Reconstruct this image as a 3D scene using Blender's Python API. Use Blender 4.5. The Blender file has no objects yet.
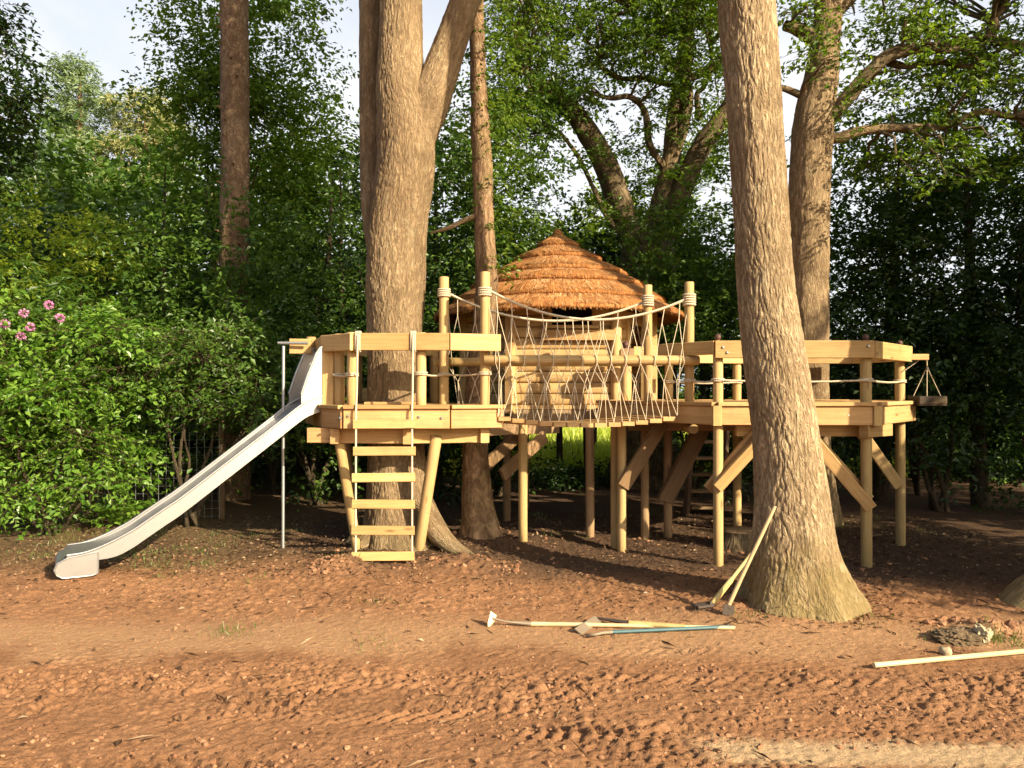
import bpy, math, random
import numpy as np
from mathutils import Vector
rng = np.random.default_rng(11); random.seed(11)
R = math.radians
SC = bpy.context.scene
COL = SC.collection
EYE = 1.7; F = 770.0; PITCH = math.atan(6 / F)
cp, sp = math.cos(PITCH), math.sin(PITCH)

def at(px, py, Y):
    u = (px - 512) / F; v = (384 - py) / F
    dx, dy, dz = u, cp - v * sp, sp + v * cp
    t = Y / dy
    return Vector((dx * t, Y, EYE + dz * t))
def gp(px, py, z=0.0):
    u = (px - 512) / F; v = (384 - py) / F
    dx, dy, dz = u, cp - v * sp, sp + v * cp
    t = (z - EYE) / dz
    return Vector((dx * t, dy * t, z))

# ------------------------------------------------------------------ noise
_p = np.random.default_rng(3).permutation(256); _p = np.concatenate([_p, _p, _p])
_ga = np.random.default_rng(4).random(256) * 2 * np.pi
_gx, _gy = np.cos(_ga), np.sin(_ga)
_g3 = np.random.default_rng(5).normal(size=(256, 3)); _g3 /= np.linalg.norm(_g3, axis=1)[:, None]
def fade(t): return t * t * t * (t * (t * 6 - 15) + 10)
def perlin2(x, y):
    xi = np.floor(x).astype(int); yi = np.floor(y).astype(int); xf = x - xi; yf = y - yi
    xi &= 255; yi &= 255
    def g(i, j, dx, dy):
        h = _p[_p[(xi + i) & 255] + ((yi + j) & 255)]
        return _gx[h] * dx + _gy[h] * dy
    u, v = fade(xf), fade(yf)
    a = g(0, 0, xf, yf) * (1 - u) + g(1, 0, xf - 1, yf) * u
    b = g(0, 1, xf, yf - 1) * (1 - u) + g(1, 1, xf - 1, yf - 1) * u
    return (a * (1 - v) + b * v) * 1.5
def perlin3(x, y, z):
    xi = np.floor(x).astype(int); yi = np.floor(y).astype(int); zi = np.floor(z).astype(int)
    xf, yf, zf = x - xi, y - yi, z - zi
    u, v, w = fade(xf), fade(yf), fade(zf)
    r = 0
    for i in (0, 1):
        for j in (0, 1):
            for k in (0, 1):
                h = _p[_p[_p[(xi + i) & 255] + ((yi + j) & 255)] + ((zi + k) & 255)]
                gd = _g3[h, 0] * (xf - i) + _g3[h, 1] * (yf - j) + _g3[h, 2] * (zf - k)
                r = r + gd * (u if i else 1 - u) * (v if j else 1 - v) * (w if k else 1 - w)
    return r * 1.5
def fbm2(x, y, o=4, f=1.0, g=0.5):
    s = 0; a = 1
    for k in range(o):
        s = s + a * perlin2(x * f + 17.3 * k, y * f - 9.1 * k); f *= 2; a *= g
    return s
def sstep(a, b, x):
    t = np.clip((x - a) / (b - a), 0, 1); return t * t * (3 - 2 * t)

# ------------------------------------------------------------------ mesh helpers
OFF = {}
def link(o, parent=None):
    COL.objects.link(o)
    if parent is not None: o.parent = parent
    return o
def tag(o, label=None, cat=None, group=None, kind=None):
    if label: o['label'] = label
    if cat: o['category'] = cat
    if group: o['group'] = group
    if kind: o['kind'] = kind
    return o
def thing(name, loc, label, cat, group=None):
    o = bpy.data.objects.new(name, None); o.location = loc; o.empty_display_size = .1
    link(o); OFF[o.name] = Vector(loc)
    return tag(o, label, cat, group)
def off_of(parent):
    return OFF.get(parent.name, Vector((0, 0, 0))) if parent is not None else Vector((0, 0, 0))
def mesh_np(name, V, Fs, mat, parent=None, uv=None, smooth=True):
    """V (n,3); Fs array (m,k) of faces of one size; uv (n,2) per vertex"""
    V = np.asarray(V, dtype=np.float64); o_ = np.array(off_of(parent)); V = V - o_
    me = bpy.data.meshes.new(name); m, k = Fs.shape
    me.vertices.add(len(V)); me.vertices.foreach_set('co', V.astype(np.float32).ravel())
    me.loops.add(m * k); me.loops.foreach_set('vertex_index', Fs.astype(np.int32).ravel())
    me.polygons.add(m); me.polygons.foreach_set('loop_start', np.arange(0, m * k, k, dtype=np.int32))
    me.polygons.foreach_set('loop_total', np.full(m, k, dtype=np.int32))
    me.polygons.foreach_set('use_smooth', np.full(m, smooth, dtype=bool))
    if uv is not None:
        l = me.uv_layers.new(name='UVMap')
        l.data.foreach_set('uv', uv[Fs.ravel()].astype(np.float32).ravel())
    me.update(calc_edges=True)
    me.materials.append(mat)
    o = bpy.data.objects.new(name, me); link(o, parent); OFF[o.name] = Vector(o_)
    return o

class MB:
    def __init__(s): s.v = []; s.f = []; s.uv = []; s.sm = []
    def add(s, verts, faces, uvs, smooth=False):
        n = len(s.v); s.v += [tuple(p) for p in verts]; s.uv += [tuple(u) for u in uvs]
        s.f += [tuple(i + n for i in f) for f in faces]; s.sm += [smooth] * len(faces)
        return s
    def beam(s, a, b, w, h, up=(0, 0, 1), ch=.005):
        a = Vector(a); b = Vector(b); d = b - a; L = d.length; d.normalize(); up = Vector(up)
        if abs(d.dot(up)) > .98: up = Vector((0, 1, 0))
        sd = d.cross(up).normalized(); u = sd.cross(d).normalized()
        x, y = w / 2, h / 2; c = min(ch, x * .5, y * .5)
        sec = [(-x + c, -y), (x - c, -y), (x, -y + c), (x, y - c), (x - c, y), (-x + c, y), (-x, y - c), (-x, -y + c)]
        o1, o2 = random.random() * 30, random.random() * 30
        vs = []; uvs = []
        per = [0]
        for i in range(8):
            p, q = sec[i], sec[(i + 1) % 8]; per.append(per[-1] + math.hypot(p[0] - q[0], p[1] - q[1]))
        for e, t in ((a, 0), (b, L)):
            for i in range(9):
                p = sec[i % 8]; vs.append(e + sd * p[0] + u * p[1]); uvs.append((t + o1, per[i] + o2))
        s.add(vs, [(i, i + 1, i + 10, i + 9) for i in range(8)], uvs)
        for e, rev in ((a, True), (b, False)):
            vs = [e + sd * p[0] + u * p[1] for p in sec]; uvs = [(p[0] * .3 + o1 + 7, p[1] * .3 + o2) for p in sec]
            f = tuple(range(8)); s.add(vs, [f[::-1] if rev else f], uvs)
        return s
    def board(s, poly, z0, z1):
        """flat prism over a plan polygon"""
        n = len(poly); o1, o2 = random.random() * 30, random.random() * 30
        for z, rev in ((z0, True), (z1, False)):
            vs = [(p[0], p[1], z) for p in poly]; f = tuple(range(n))
            s.add(vs, [f[::-1] if rev else f], [(p[0] + o1, p[1] + o2) for p in poly])
        for i in range(n):
            p, q = poly[i], poly[(i + 1) % n]; L = math.hypot(p[0] - q[0], p[1] - q[1])
            s.add([(p[0], p[1], z0), (q[0], q[1], z0), (q[0], q[1], z1), (p[0], p[1], z1)], [(0, 1, 2, 3)],
                  [(o1, o2), (o1 + L, o2), (o1 + L, o2 + z1 - z0), (o1, o2 + z1 - z0)])
        return s
    def tube(s, pts, r, n=12, cap=True):
        pts = [Vector(p) for p in pts]; m = len(pts)
        if not hasattr(r, '__len__'): r = [r] * m
        o1, o2 = random.random() * 30, random.random() * 30
        T = []
        for i in range(m):
            d = pts[min(i + 1, m - 1)] - pts[max(i - 1, 0)]
            T.append(d.normalized() if d.length > 1e-9 else Vector((0, 0, 1)))
        ref = Vector((0, 0, 1)) if abs(T[0].z) < .9 else Vector((0, 1, 0))
        N = T[0].cross(ref).normalized(); vs = []; uvs = []; L = 0
        for i in range(m):
            if i: L += (pts[i] - pts[i - 1]).length
            N = (N - T[i] * N.dot(T[i])).normalized(); B = T[i].cross(N)
            for k in range(n + 1):
                a = 2 * math.pi * k / n
                vs.append(pts[i] + (N * math.cos(a) + B * math.sin(a)) * r[i]); uvs.append((L + o1, a * max(r[0], .01) + o2))
        fs = [(i * (n + 1) + k, i * (n + 1) + k + 1, (i + 1) * (n + 1) + k + 1, (i + 1) * (n + 1) + k) for i in range(m - 1) for k in range(n)]
        s.add(vs, fs, uvs, True)
        if cap:
            for i, rev in ((0, True), (m - 1, False)):
                ring = vs[i * (n + 1):i * (n + 1) + n]; f = tuple(range(n))
                s.add(ring, [f[::-1] if rev else f], [((p - pts[i]).x * .3 + o1, (p - pts[i]).y * .3 + (p - pts[i]).z * .3 + o2) for p in ring])
        return s
    def post(s, a, b, r, n=16):
        a = Vector(a); b = Vector(b); d = (b - a).normalized(); c = .006
        mid = [a.lerp(b, t) + Vector((random.uniform(-1, 1), random.uniform(-1, 1), 0)) * .0015 for t in (.2, .4, .6, .8)]
        pts = [a, a + d * c] + mid + [b - d * c, b]
        return s.tube(pts, [r - c, r] + [r * random.uniform(.98, 1.02) for _ in mid] + [r, r - c], n)
    def lathe(s, c, prof, n=20):
        c = Vector(c); vs = []; uvs = []
        for j, (r, z) in enumerate(prof):
            for k in range(n + 1):
                a = 2 * math.pi * k / n; vs.append(c + Vector((r * math.cos(a), r * math.sin(a), z))); uvs.append((z, a * .1))
        m = len(prof)
        s.add(vs, [(j * (n + 1) + k, j * (n + 1) + k + 1, (j + 1) * (n + 1) + k + 1, (j + 1) * (n + 1) + k) for j in range(m - 1) for k in range(n)], uvs, True)
        return s
    def build(s, name, mat, parent=None, label=None):
        o_ = off_of(parent); me = bpy.data.meshes.new(name)
        me.from_pydata([(p[0] - o_.x, p[1] - o_.y, p[2] - o_.z) for p in s.v], [], s.f)
        l = me.uv_layers.new(name='UVMap'); k = 0
        uv = np.array([s.uv[i] for f in s.f for i in f], dtype=np.float32); l.data.foreach_set('uv', uv.ravel())
        me.polygons.foreach_set('use_smooth', np.array(s.sm, dtype=bool)); me.update(); me.materials.append(mat)
        o = bpy.data.objects.new(name, me); link(o, parent); OFF[o.name] = Vector(o_)
        if label: o['label'] = label
        return o

# ------------------------------------------------------------------ materials
def newmat(name):
    m = bpy.data.materials.new(name); m.use_nodes = True; nt = m.node_tree; nt.nodes.clear()
    out = nt.nodes.new('ShaderNodeOutputMaterial'); return m, nt, out
class NT:
    def __init__(s, nt): s.nt = nt
    def n(s, t, **kw):
        o = s.nt.nodes.new('ShaderNode' + t)
        for k, v in kw.items():
            if k in o.inputs.keys(): o.inputs[k].default_value = v
            else: setattr(o, k, v)
        return o
    def l(s, a, b): s.nt.links.new(a, b)
    def ramp(s, fac, stops):
        r = s.n('ValToRGB'); e = r.color_ramp.elements
        while len(e) < len(stops): e.new(.5)
        for i, (p, c) in enumerate(stops): e[i].position = p; e[i].color = (*c, 1) if len(c) == 3 else c
        s.l(fac, r.inputs[0]); return r.outputs[0]
    def mix(s, fac, a, b, mode='MIX'):
        m = s.n('MixRGB', blend_type=mode)
        for i, v in ((0, fac), (1, a), (2, b)):
            if isinstance(v, (int, float)): m.inputs[i].default_value = v
            elif isinstance(v, tuple): m.inputs[i].default_value = (*v, 1)
            else: s.l(v, m.inputs[i])
        return m.outputs[0]
    def math(s, op, a, b=0.0):
        m = s.n('Math', operation=op)
        for i, v in ((0, a), (1, b)):
            if isinstance(v, (int, float)): m.inputs[i].default_value = v
            else: s.l(v, m.inputs[i])
        return m.outputs[0]
    def noise(s, vec, scale, detail=4, rough=.55, dist=0, map_=None):
        if map_:
            mp = s.n('Mapping'); mp.inputs['Scale'].default_value = map_; s.l(vec, mp.inputs[0]); vec = mp.outputs[0]
        t = s.n('TexNoise'); t.inputs['Scale'].default_value = scale; t.inputs['Detail'].default_value = detail
        t.inputs['Roughness'].default_value = rough; t.inputs['Distortion'].default_value = dist
        s.l(vec, t.inputs['Vector']); return t.outputs[0]
    def bump(s, h, strength, dist):
        b = s.n('Bump'); b.inputs['Strength'].default_value = strength; b.inputs['Distance'].default_value = dist
        s.l(h, b.inputs['Height']); return b.outputs[0]

def wood_mat(name, dark, mid, light, rough=.7, knots=True, bump=.5, stain=(.25, .16, .07), stain_amt=.42):
    m, nt, out = newmat(name); q = NT(nt); uv = q.n('TexCoord').outputs['UV']; ob = q.n('TexCoord').outputs['Object']
    g = q.noise(uv, 1, 5, .6, .6, (1.3, 38, 1)); g2 = q.noise(uv, 1, 3, .5, .3, (4, 150, 1)); big = q.noise(uv, 1, 2, .5, 0, (.9, 3, 1))
    col = q.ramp(g, [(.28, dark), (.5, mid), (.74, light)])
    col = q.mix(.35, col, q.ramp(g2, [(.3, dark), (.7, light)]))
    col = q.mix(1, col, q.ramp(big, [(.25, (.74, .70, .62)), (.75, (1.12, 1.1, 1.1))]), 'MULTIPLY')
    st = q.noise(ob, 3.1, 5, .65)
    col = q.mix(q.math('MULTIPLY', q.ramp(st, [(.52, (0, 0, 0)), (.72, (1, 1, 1))]), stain_amt), col, stain)
    if knots:
        v = q.n('TexVoronoi', feature='F1'); mp = q.n('Mapping'); mp.inputs['Scale'].default_value = (2.1, 8, 1); q.l(uv, mp.inputs[0])
        q.l(mp.outputs[0], v.inputs['Vector']); v.inputs['Scale'].default_value = 1
        k = q.ramp(v.outputs['Distance'], [(.06, (1, 1, 1)), (.16, (0, 0, 0))]); col = q.mix(q.math('MULTIPLY', k, .75), col, (.12, .06, .025))
    rnd = q.n('ObjectInfo').outputs['Random']; col = q.mix(1, col, q.ramp(rnd, [(0, (.70, .65, .56)), (.3, (.96, .93, .87)), (.65, (1.1, 1.08, 1.02)), (1, (.86, .88, .78))]), 'MULTIPLY')
    dirt = q.noise(ob, 9, 5, .7); col = q.mix(q.math('MULTIPLY', q.ramp(dirt, [(.56, (0, 0, 0)), (.74, (1, 1, 1))]), .3), col, (.22, .13, .07))
    b = q.n('BsdfPrincipled'); q.l(col, b.inputs['Base Color']); b.inputs['Roughness'].default_value = rough; b.inputs['Specular IOR Level'].default_value = .3
    q.l(q.bump(q.math('ADD', g, q.math('MULTIPLY', g2, .5)), bump, .003), b.inputs['Normal']); q.l(b.outputs[0], out.inputs[0]); return m

def bark_mat(name, furrow, ridge, tip, moss=None, moss_h=.9, scale=(6, 22), bump=.8, dist=.02, patch=None):
    m, nt, out = newmat(name); q = NT(nt); tc = q.n('TexCoord'); uv = tc.outputs['UV']
    geo = q.n('NewGeometry').outputs['Position']
    a = q.noise(uv, 1, 5, .6, 1.2, (scale[0], scale[1], 1)); b_ = q.noise(uv, 1, 4, .6, .5, (scale[0] * 4, scale[1] * 3, 1))
    rd = q.math('SUBTRACT', 1.0, q.math('MULTIPLY', q.math('ABSOLUTE', q.math('SUBTRACT', a, .5)), 4.5))   # ridged -> furrow lines
    rd = q.math('MAXIMUM', rd, 0.0)
    h = q.math('SUBTRACT', q.math('MULTIPLY', b_, .5), rd)
    col = q.ramp(b_, [(.25, ridge), (.75, tip)])
    pz = q.noise(geo, 1.3, 4, .6)
    col = q.mix(q.ramp(pz, [(.4, (0, 0, 0)), (.7, (1, 1, 1))]), col, q.mix(.5, ridge, furrow), 'MIX') if patch is None else q.mix(q.math('MULTIPLY', q.ramp(pz, [(.5, (0, 0, 0)), (.66, (1, 1, 1))]), .6), col, patch)
    col = q.mix(q.math('MULTIPLY', q.math('POWER', rd, 2.0), .75), col, furrow)
    fa = q.n('Attribute', attribute_name='furrow'); col = q.mix(q.math('MULTIPLY', q.ramp(fa.outputs['Fac'], [(.2, (0, 0, 0)), (.85, (1, 1, 1))]), .55), col, furrow)
    va = q.noise(geo, 1, 4, .65, .4, (3.2, 3.2, .9)); col = q.mix(1, col, q.ramp(va, [(.28, (.62, .60, .55)), (.5, (.98, .97, .93)), (.72, (1.14, 1.13, 1.1))]), 'MULTIPLY')
    vb = q.noise(geo, 7, 5, .7); col = q.mix(q.math('MULTIPLY', q.ramp(vb, [(.56, (0, 0, 0)), (.7, (1, 1, 1))]), .35), col, q.mix(.5, tip, (.30, .32, .20)))
    if moss:
        z = q.n('SeparateXYZ'); q.l(geo, z.inputs[0])
        mz = q.ramp(q.math('ADD', q.math('DIVIDE', z.outputs[2], moss_h), q.math('MULTIPLY', q.math('SUBTRACT', q.noise(geo, 5, 4), .5), 1.6)), [(.3, (1, 1, 1)), (1.0, (0, 0, 0))])
        col = q.mix(q.math('MULTIPLY', mz, .48), col, q.mix(b_, tuple(c * .5 for c in moss), moss))
    b = q.n('BsdfPrincipled'); q.l(col, b.inputs['Base Color']); b.inputs['Roughness'].default_value = .9; b.inputs['Specular IOR Level'].default_value = .15
    q.l(q.bump(h, bump, dist), b.inputs['Normal']); q.l(b.outputs[0], out.inputs[0]); return m

def leaf_mat(name, c0, c1, c2, trans=.35, gloss=.03):
    m, nt, out = newmat(name); q = NT(nt); rp = q.n('NewGeometry').outputs['Random Per Island']; pos = q.n('NewGeometry').outputs['Position']
    lo = q.noise(pos, .9, 3, .5)
    f = q.math('ADD', q.math('MULTIPLY', rp, .55), q.math('MULTIPLY', lo, .6))
    col = q.ramp(f, [(.25, c0), (.55, c1), (.88, c2)])
    d = q.n('BsdfDiffuse'); q.l(col, d.inputs[0])
    t = q.n('BsdfTranslucent'); q.l(q.mix(1, col, (1.5, 1.45, .6), 'MULTIPLY'), t.inputs[0])
    mx = q.n('MixShader'); mx.inputs[0].default_value = trans; q.l(d.outputs[0], mx.inputs[1]); q.l(t.outputs[0], mx.inputs[2])
    g = q.n('BsdfGlossy'); g.inputs['Roughness'].default_value = .42; g.inputs[0].default_value = (.9, .95, .9, 1)
    m2 = q.n('MixShader'); m2.inputs[0].default_value = gloss; q.l(mx.outputs[0], m2.inputs[1]); q.l(g.outputs[0], m2.inputs[2])
    q.l(m2.outputs[0], out.inputs[0]); return m

def simple(name, col, rough=.6, metal=0, nscale=30, namt=.2, bump=.1, spec=.4):
    m, nt, out = newmat(name); q = NT(nt); ob = q.n('TexCoord').outputs['Object']
    n = q.noise(ob, nscale, 4, .6)
    c = q.mix(namt, col, q.ramp(n, [(.3, tuple(x * .45 for x in col)), (.7, tuple(min(1, x * 1.35) for x in col))]))
    b = q.n('BsdfPrincipled'); q.l(c, b.inputs['Base Color']); b.inputs['Roughness'].default_value = rough; b.inputs['Metallic'].default_value = metal
    b.inputs['Specular IOR Level'].default_value = spec
    q.l(q.bump(n, bump, .004), b.inputs['Normal']); q.l(b.outputs[0], out.inputs[0]); return m

def steel_mat():
    m, nt, out = newmat('brushed_steel'); q = NT(nt); uv = q.n('TexCoord').outputs['UV']; ob = q.n('TexCoord').outputs['Object']
    g = q.noise(uv, 1, 3, .6, 0, (2, 160, 1)); s = q.noise(ob, 4, 5, .65)
    b = q.n('BsdfPrincipled'); q.l(q.ramp(s, [(.3, (.27, .265, .25)), (.7, (.41, .40, .385))]), b.inputs['Base Color'])
    b.inputs['Metallic'].default_value = .8; q.l(q.ramp(s, [(.3, (.5,) * 3), (.7, (.33,) * 3)]), b.inputs['Roughness'])
    q.l(q.bump(g, .12, .002), b.inputs['Normal']); q.l(b.outputs[0], out.inputs[0]); return m

def rope_mat(name, c):
    m, nt, out = newmat(name); q = NT(nt); uv = q.n('TexCoord').outputs['UV']
    w = q.n('TexWave'); w.inputs['Scale'].default_value = 1; mp = q.n('Mapping'); mp.inputs['Scale'].default_value = (14, 30, 1); q.l(uv, mp.inputs[0]); q.l(mp.outputs[0], w.inputs['Vector'])
    n = q.noise(uv, 60, 2)
    col = q.mix(w.outputs[1], tuple(x * .75 for x in c), c); col = q.mix(.3, col, q.ramp(n, [(.3, tuple(x * .6 for x in c)), (.7, c)]))
    b = q.n('BsdfPrincipled'); q.l(col, b.inputs['Base Color']); b.inputs['Roughness'].default_value = .85; b.inputs['Specular IOR Level'].default_value = .2
    q.l(q.bump(w.outputs[1], .4, .003), b.inputs['Normal']); q.l(b.outputs[0], out.inputs[0]); return m

def island_mat(name, stops, rough=.9, big=None):
    m, nt, out = newmat(name); q = NT(nt); g = q.n('NewGeometry')
    col = q.ramp(g.outputs['Random Per Island'], stops)
    n = q.noise(g.outputs['Position'], 2.6, 4, .6)
    col = q.mix(1, col, q.ramp(n, [(.3, (.72, .7, .7)), (.7, (1.15, 1.15, 1.15))]), 'MULTIPLY')
    b = q.n('BsdfPrincipled'); q.l(col, b.inputs['Base Color']); b.inputs['Roughness'].default_value = rough; b.inputs['Specular IOR Level'].default_value = .15
    q.l(b.outputs[0], out.inputs[0]); return m

def ground_mat():
    m, nt, out = newmat('bare_soil'); q = NT(nt); g = q.n('NewGeometry').outputs['Position']; xyz = q.n('SeparateXYZ'); q.l(g, xyz.inputs[0])
    X, Y, Z = xyz.outputs
    n1 = q.noise(g, 9, 8, .7); n2 = q.noise(g, 60, 5, .7); n3 = q.noise(g, 1.1, 5, .6); n4 = q.noise(g, 2.2, 3, .6, 0, (.5, 2.2, 1))
    soil = q.ramp(n1, [(.25, (.18, .085, .040)), (.5, (.315, .163, .078)), (.78, (.43, .238, .122))])
    soil = q.mix(.4, soil, q.ramp(n2, [(.3, (.13, .06, .029)), (.5, (.32, .168, .085)), (.72, (.47, .28, .155))]))
    soil = q.mix(1, soil, q.ramp(n3, [(.3, (.78, .75, .72)), (.7, (1.12, 1.1, 1.08))]), 'MULTIPLY')
    def band(v, a, b, c, d):
        r = q.n('MapRange'); r.interpolation_type = 'SMOOTHSTEP'; r.inputs[1].default_value = a; r.inputs[2].default_value = b; q.l(v, r.inputs[0])
        if c is None: return r.outputs[0]
        r2 = q.n('MapRange'); r2.interpolation_type = 'SMOOTHSTEP'; r2.inputs[1].default_value = c; r2.inputs[2].default_value = d; q.l(v, r2.inputs[0])
        return q.math('MULTIPLY', r.outputs[0], q.math('SUBTRACT', 1.0, r2.outputs[0]))
    Yn = q.math('ADD', Y, q.math('MULTIPLY', q.math('SUBTRACT', n3, .5), 1.5))
    Yn = q.math('ADD', Yn, q.math('MULTIPLY', q.math('SUBTRACT', n1, .5), .5))
    pale = q.mix(.5, q.ramp(n2, [(.3, (.34, .19, .095)), (.7, (.50, .31, .165))]), (.43, .255, .13))
    soil = q.mix(q.math('MULTIPLY', band(Yn, 4.75, 5.15, 5.35, 6.0), .75), soil, pale)
    # pale dry strip near the camera on the right
    Y2 = q.math('SUBTRACT', Y, q.math('MULTIPLY', X, -.04))
    st = q.math('MULTIPLY', band(q.math('ADD', Y2, q.math('MULTIPLY', q.math('SUBTRACT', n1, .5), .3)), 3.5, 3.62, 3.74, 3.86), band(q.math('ADD', X, q.math('MULTIPLY', q.math('SUBTRACT', n3, .5), .6)), .75, 1.1, None, None))
    soil = q.mix(q.math('MULTIPLY', st, .85), soil, (.52, .37, .21))
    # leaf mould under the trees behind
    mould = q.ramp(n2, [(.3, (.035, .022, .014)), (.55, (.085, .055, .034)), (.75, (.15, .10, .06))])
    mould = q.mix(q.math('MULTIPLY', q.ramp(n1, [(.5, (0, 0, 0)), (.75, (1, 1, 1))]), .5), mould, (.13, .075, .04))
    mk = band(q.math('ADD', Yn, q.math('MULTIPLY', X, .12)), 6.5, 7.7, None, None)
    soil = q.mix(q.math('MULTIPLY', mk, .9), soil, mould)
    # thin grass and litter at left
    gl = q.math('MULTIPLY', band(q.math('MULTIPLY', X, -1.0), 1.5, 3.6, None, None), band(Yn, 6.7, 7.6, None, None))
    gc = q.ramp(n2, [(.3, (.06, .04, .018)), (.5, (.16, .10, .05)), (.72, (.19, .15, .06))])
    soil = q.mix(q.math('MULTIPLY', gl, .7), soil, gc)
    far = band(Y, 15.5, 18, None, None)
    soil = q.mix(far, soil, (.10, .13, .03))
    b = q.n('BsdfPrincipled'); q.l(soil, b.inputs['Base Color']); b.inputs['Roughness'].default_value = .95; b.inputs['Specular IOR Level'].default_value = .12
    q.l(q.bump(q.math('ADD', q.noise(g, 45, 6, .7), q.math('MULTIPLY', q.noise(g, 150, 4, .7), .5)), .9, .018), b.inputs['Normal']); q.l(b.outputs[0], out.inputs[0]); return m

M = {}
M['pine'] = wood_mat('pale_timber', (.40, .25, .095), (.55, .375, .16), (.65, .475, .235))
M['post'] = wood_mat('round_timber', (.34, .225, .09), (.48, .34, .155), (.58, .43, .22), stain=(.26, .24, .10))
M['deck'] = wood_mat('deck_timber', (.38, .22, .088), (.52, .33, .145), (.62, .425, .21), stain=(.3, .17, .08))
M['wall'] = wood_mat('wall_timber', (.38, .245, .10), (.53, .365, .165), (.63, .465, .235))
M['shaded_wood'] = wood_mat('shaded_timber', (.20, .13, .07), (.30, .20, .11), (.38, .27, .16))  # timber colour darkened for parts that stand in shade
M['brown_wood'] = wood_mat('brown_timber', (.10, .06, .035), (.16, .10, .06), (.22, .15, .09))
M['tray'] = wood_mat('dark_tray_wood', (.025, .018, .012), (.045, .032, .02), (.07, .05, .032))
M['handle'] = wood_mat('tool_handle', (.52, .38, .20), (.66, .52, .32), (.75, .62, .42), knots=False)
M['yellow_handle'] = wood_mat('yellow_tool_handle', (.50, .37, .14), (.62, .48, .22), (.70, .57, .30), knots=False)
M['rope'] = rope_mat('pale_rope', (.62, .52, .36))
M['steel'] = steel_mat()
M['iron'] = simple('rusty_iron', (.09, .07, .055), .7, .4)
M['galv'] = simple('galvanised_metal', (.42, .43, .42), .5, .8)
M['blade'] = simple('worn_blade', (.25, .20, .14), .6, .3)
M['paleblade'] = simple('painted_blade', (.62, .58, .38), .6)
M['blue'] = simple('blue_green_paint', (.06, .13, .14), .5)
M['finial'] = simple('brown_ball', (.09, .04, .028), .6)
M['bark_oak'] = bark_mat('oak_bark', (.15, .10, .053), (.43, .325, .195), (.62, .49, .305), moss=(.25, .195, .06), moss_h=.62)
M['bark_left'] = bark_mat('left_bark', (.15, .10, .055), (.36, .26, .15), (.52, .395, .235), moss=(.22, .17, .08), moss_h=.25)
M['bark_mid'] = bark_mat('mid_bark', (.10, .06, .033), (.28, .18, .10), (.42, .28, .16), scale=(5, 12), moss=None, patch=(.17, .17, .05))
M['bark_pine'] = bark_mat('pine_bark', (.10, .063, .037), (.34, .225, .14), (.48, .34, .22), scale=(8, 10))
M['bark_dark'] = bark_mat('dark_bark', (.045, .032, .018), (.17, .125, .075), (.33, .25, .145), scale=(4, 14), patch=(.28, .20, .09))
M['stem'] = bark_mat('stem_bark', (.03, .022, .014), (.08, .06, .035), (.13, .10, .06), scale=(6, 20))
M['thatch'] = island_mat('thatch_straw', [(0, (.16, .065, .025)), (.3, (.36, .155, .048)), (.7, (.54, .265, .092)), (1, (.72, .48, .24))])
def thatch_mat():
    m, nt, out = newmat('thatch_under'); q = NT(nt); ob = q.n('TexCoord').outputs['Object']; s = q.n('SeparateXYZ'); q.l(ob, s.inputs[0])
    an = q.math('ARCTAN2', s.outputs[1], s.outputs[0]); c = q.n('CombineXYZ'); q.l(an, c.inputs[0]); q.l(s.outputs[2], c.inputs[1])
    n = q.noise(c.outputs[0], 1, 4, .7, .3, (95, 7, 1)); n2 = q.noise(c.outputs[0], 1, 3, .6, .2, (30, 12, 1)); n3 = q.noise(ob, 2.5, 4, .6)
    col = q.ramp(n, [(.3, (.12, .05, .018)), (.48, (.35, .15, .048)), (.6, (.51, .25, .09)), (.75, (.68, .44, .21))])
    col = q.mix(1, col, q.ramp(n3, [(.3, (.7, .68, .66)), (.7, (1.12, 1.1, 1.08))]), 'MULTIPLY')
    b = q.n('BsdfPrincipled'); q.l(col, b.inputs['Base Color']); b.inputs['Roughness'].default_value = .95; b.inputs['Specular IOR Level'].default_value = .1
    q.l(q.bump(q.math('ADD', n, q.math('MULTIPLY', n2, .6)), 1.0, .02), b.inputs['Normal']); q.l(b.outputs[0], out.inputs[0]); return m
M['thatch_under'] = thatch_mat()
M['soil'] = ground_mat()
M['clod'] = island_mat('soil_clods', [(0, (.18, .087, .044)), (.5, (.31, .162, .085)), (1, (.36, .20, .108))])
M['litter'] = island_mat('leaf_litter', [(0, (.05, .03, .017)), (.5, (.13, .075, .04)), (.85, (.24, .15, .08)), (1, (.36, .28, .18))])
M['stone'] = simple('pale_stone', (.45, .36, .22), .9, 0, 20, .6, .6)
M['turf'] = simple('turf_soil', (.14, .095, .05), .95, 0, 35, .8, .9)
M['grass'] = leaf_mat('grass_blades', (.06, .10, .02), (.12, .18, .035), (.22, .26, .07), .3, .04)
M['meadow'] = leaf_mat('meadow_blades', (.34, .44, .05), (.46, .54, .08), (.56, .60, .16), .35, .03)
M['l_bright'] = leaf_mat('bright_leaves', (.055, .14, .012), (.115, .24, .022), (.22, .36, .05), .45, .035)
M['l_mid'] = leaf_mat('green_leaves', (.034, .08, .009), (.065, .135, .015), (.13, .215, .032), .4, .03)
M['l_dark'] = leaf_mat('dark_leaves', (.013, .034, .006), (.026, .06, .010), (.055, .105, .018), .3, .035)
M['l_oak'] = leaf_mat('oak_leaves', (.05, .105, .010), (.105, .19, .018), (.20, .29, .04), .48, .025)
M['l_yellow'] = leaf_mat('yellow_green_leaves', (.14, .22, .018), (.26, .36, .03), (.40, .46, .06), .48, .025)
M['needle'] = leaf_mat('pine_needles', (.10, .16, .07), (.17, .25, .11), (.26, .33, .15), .2, .03)  # both needle tones lightened in the colour to suggest distance haze
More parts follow.
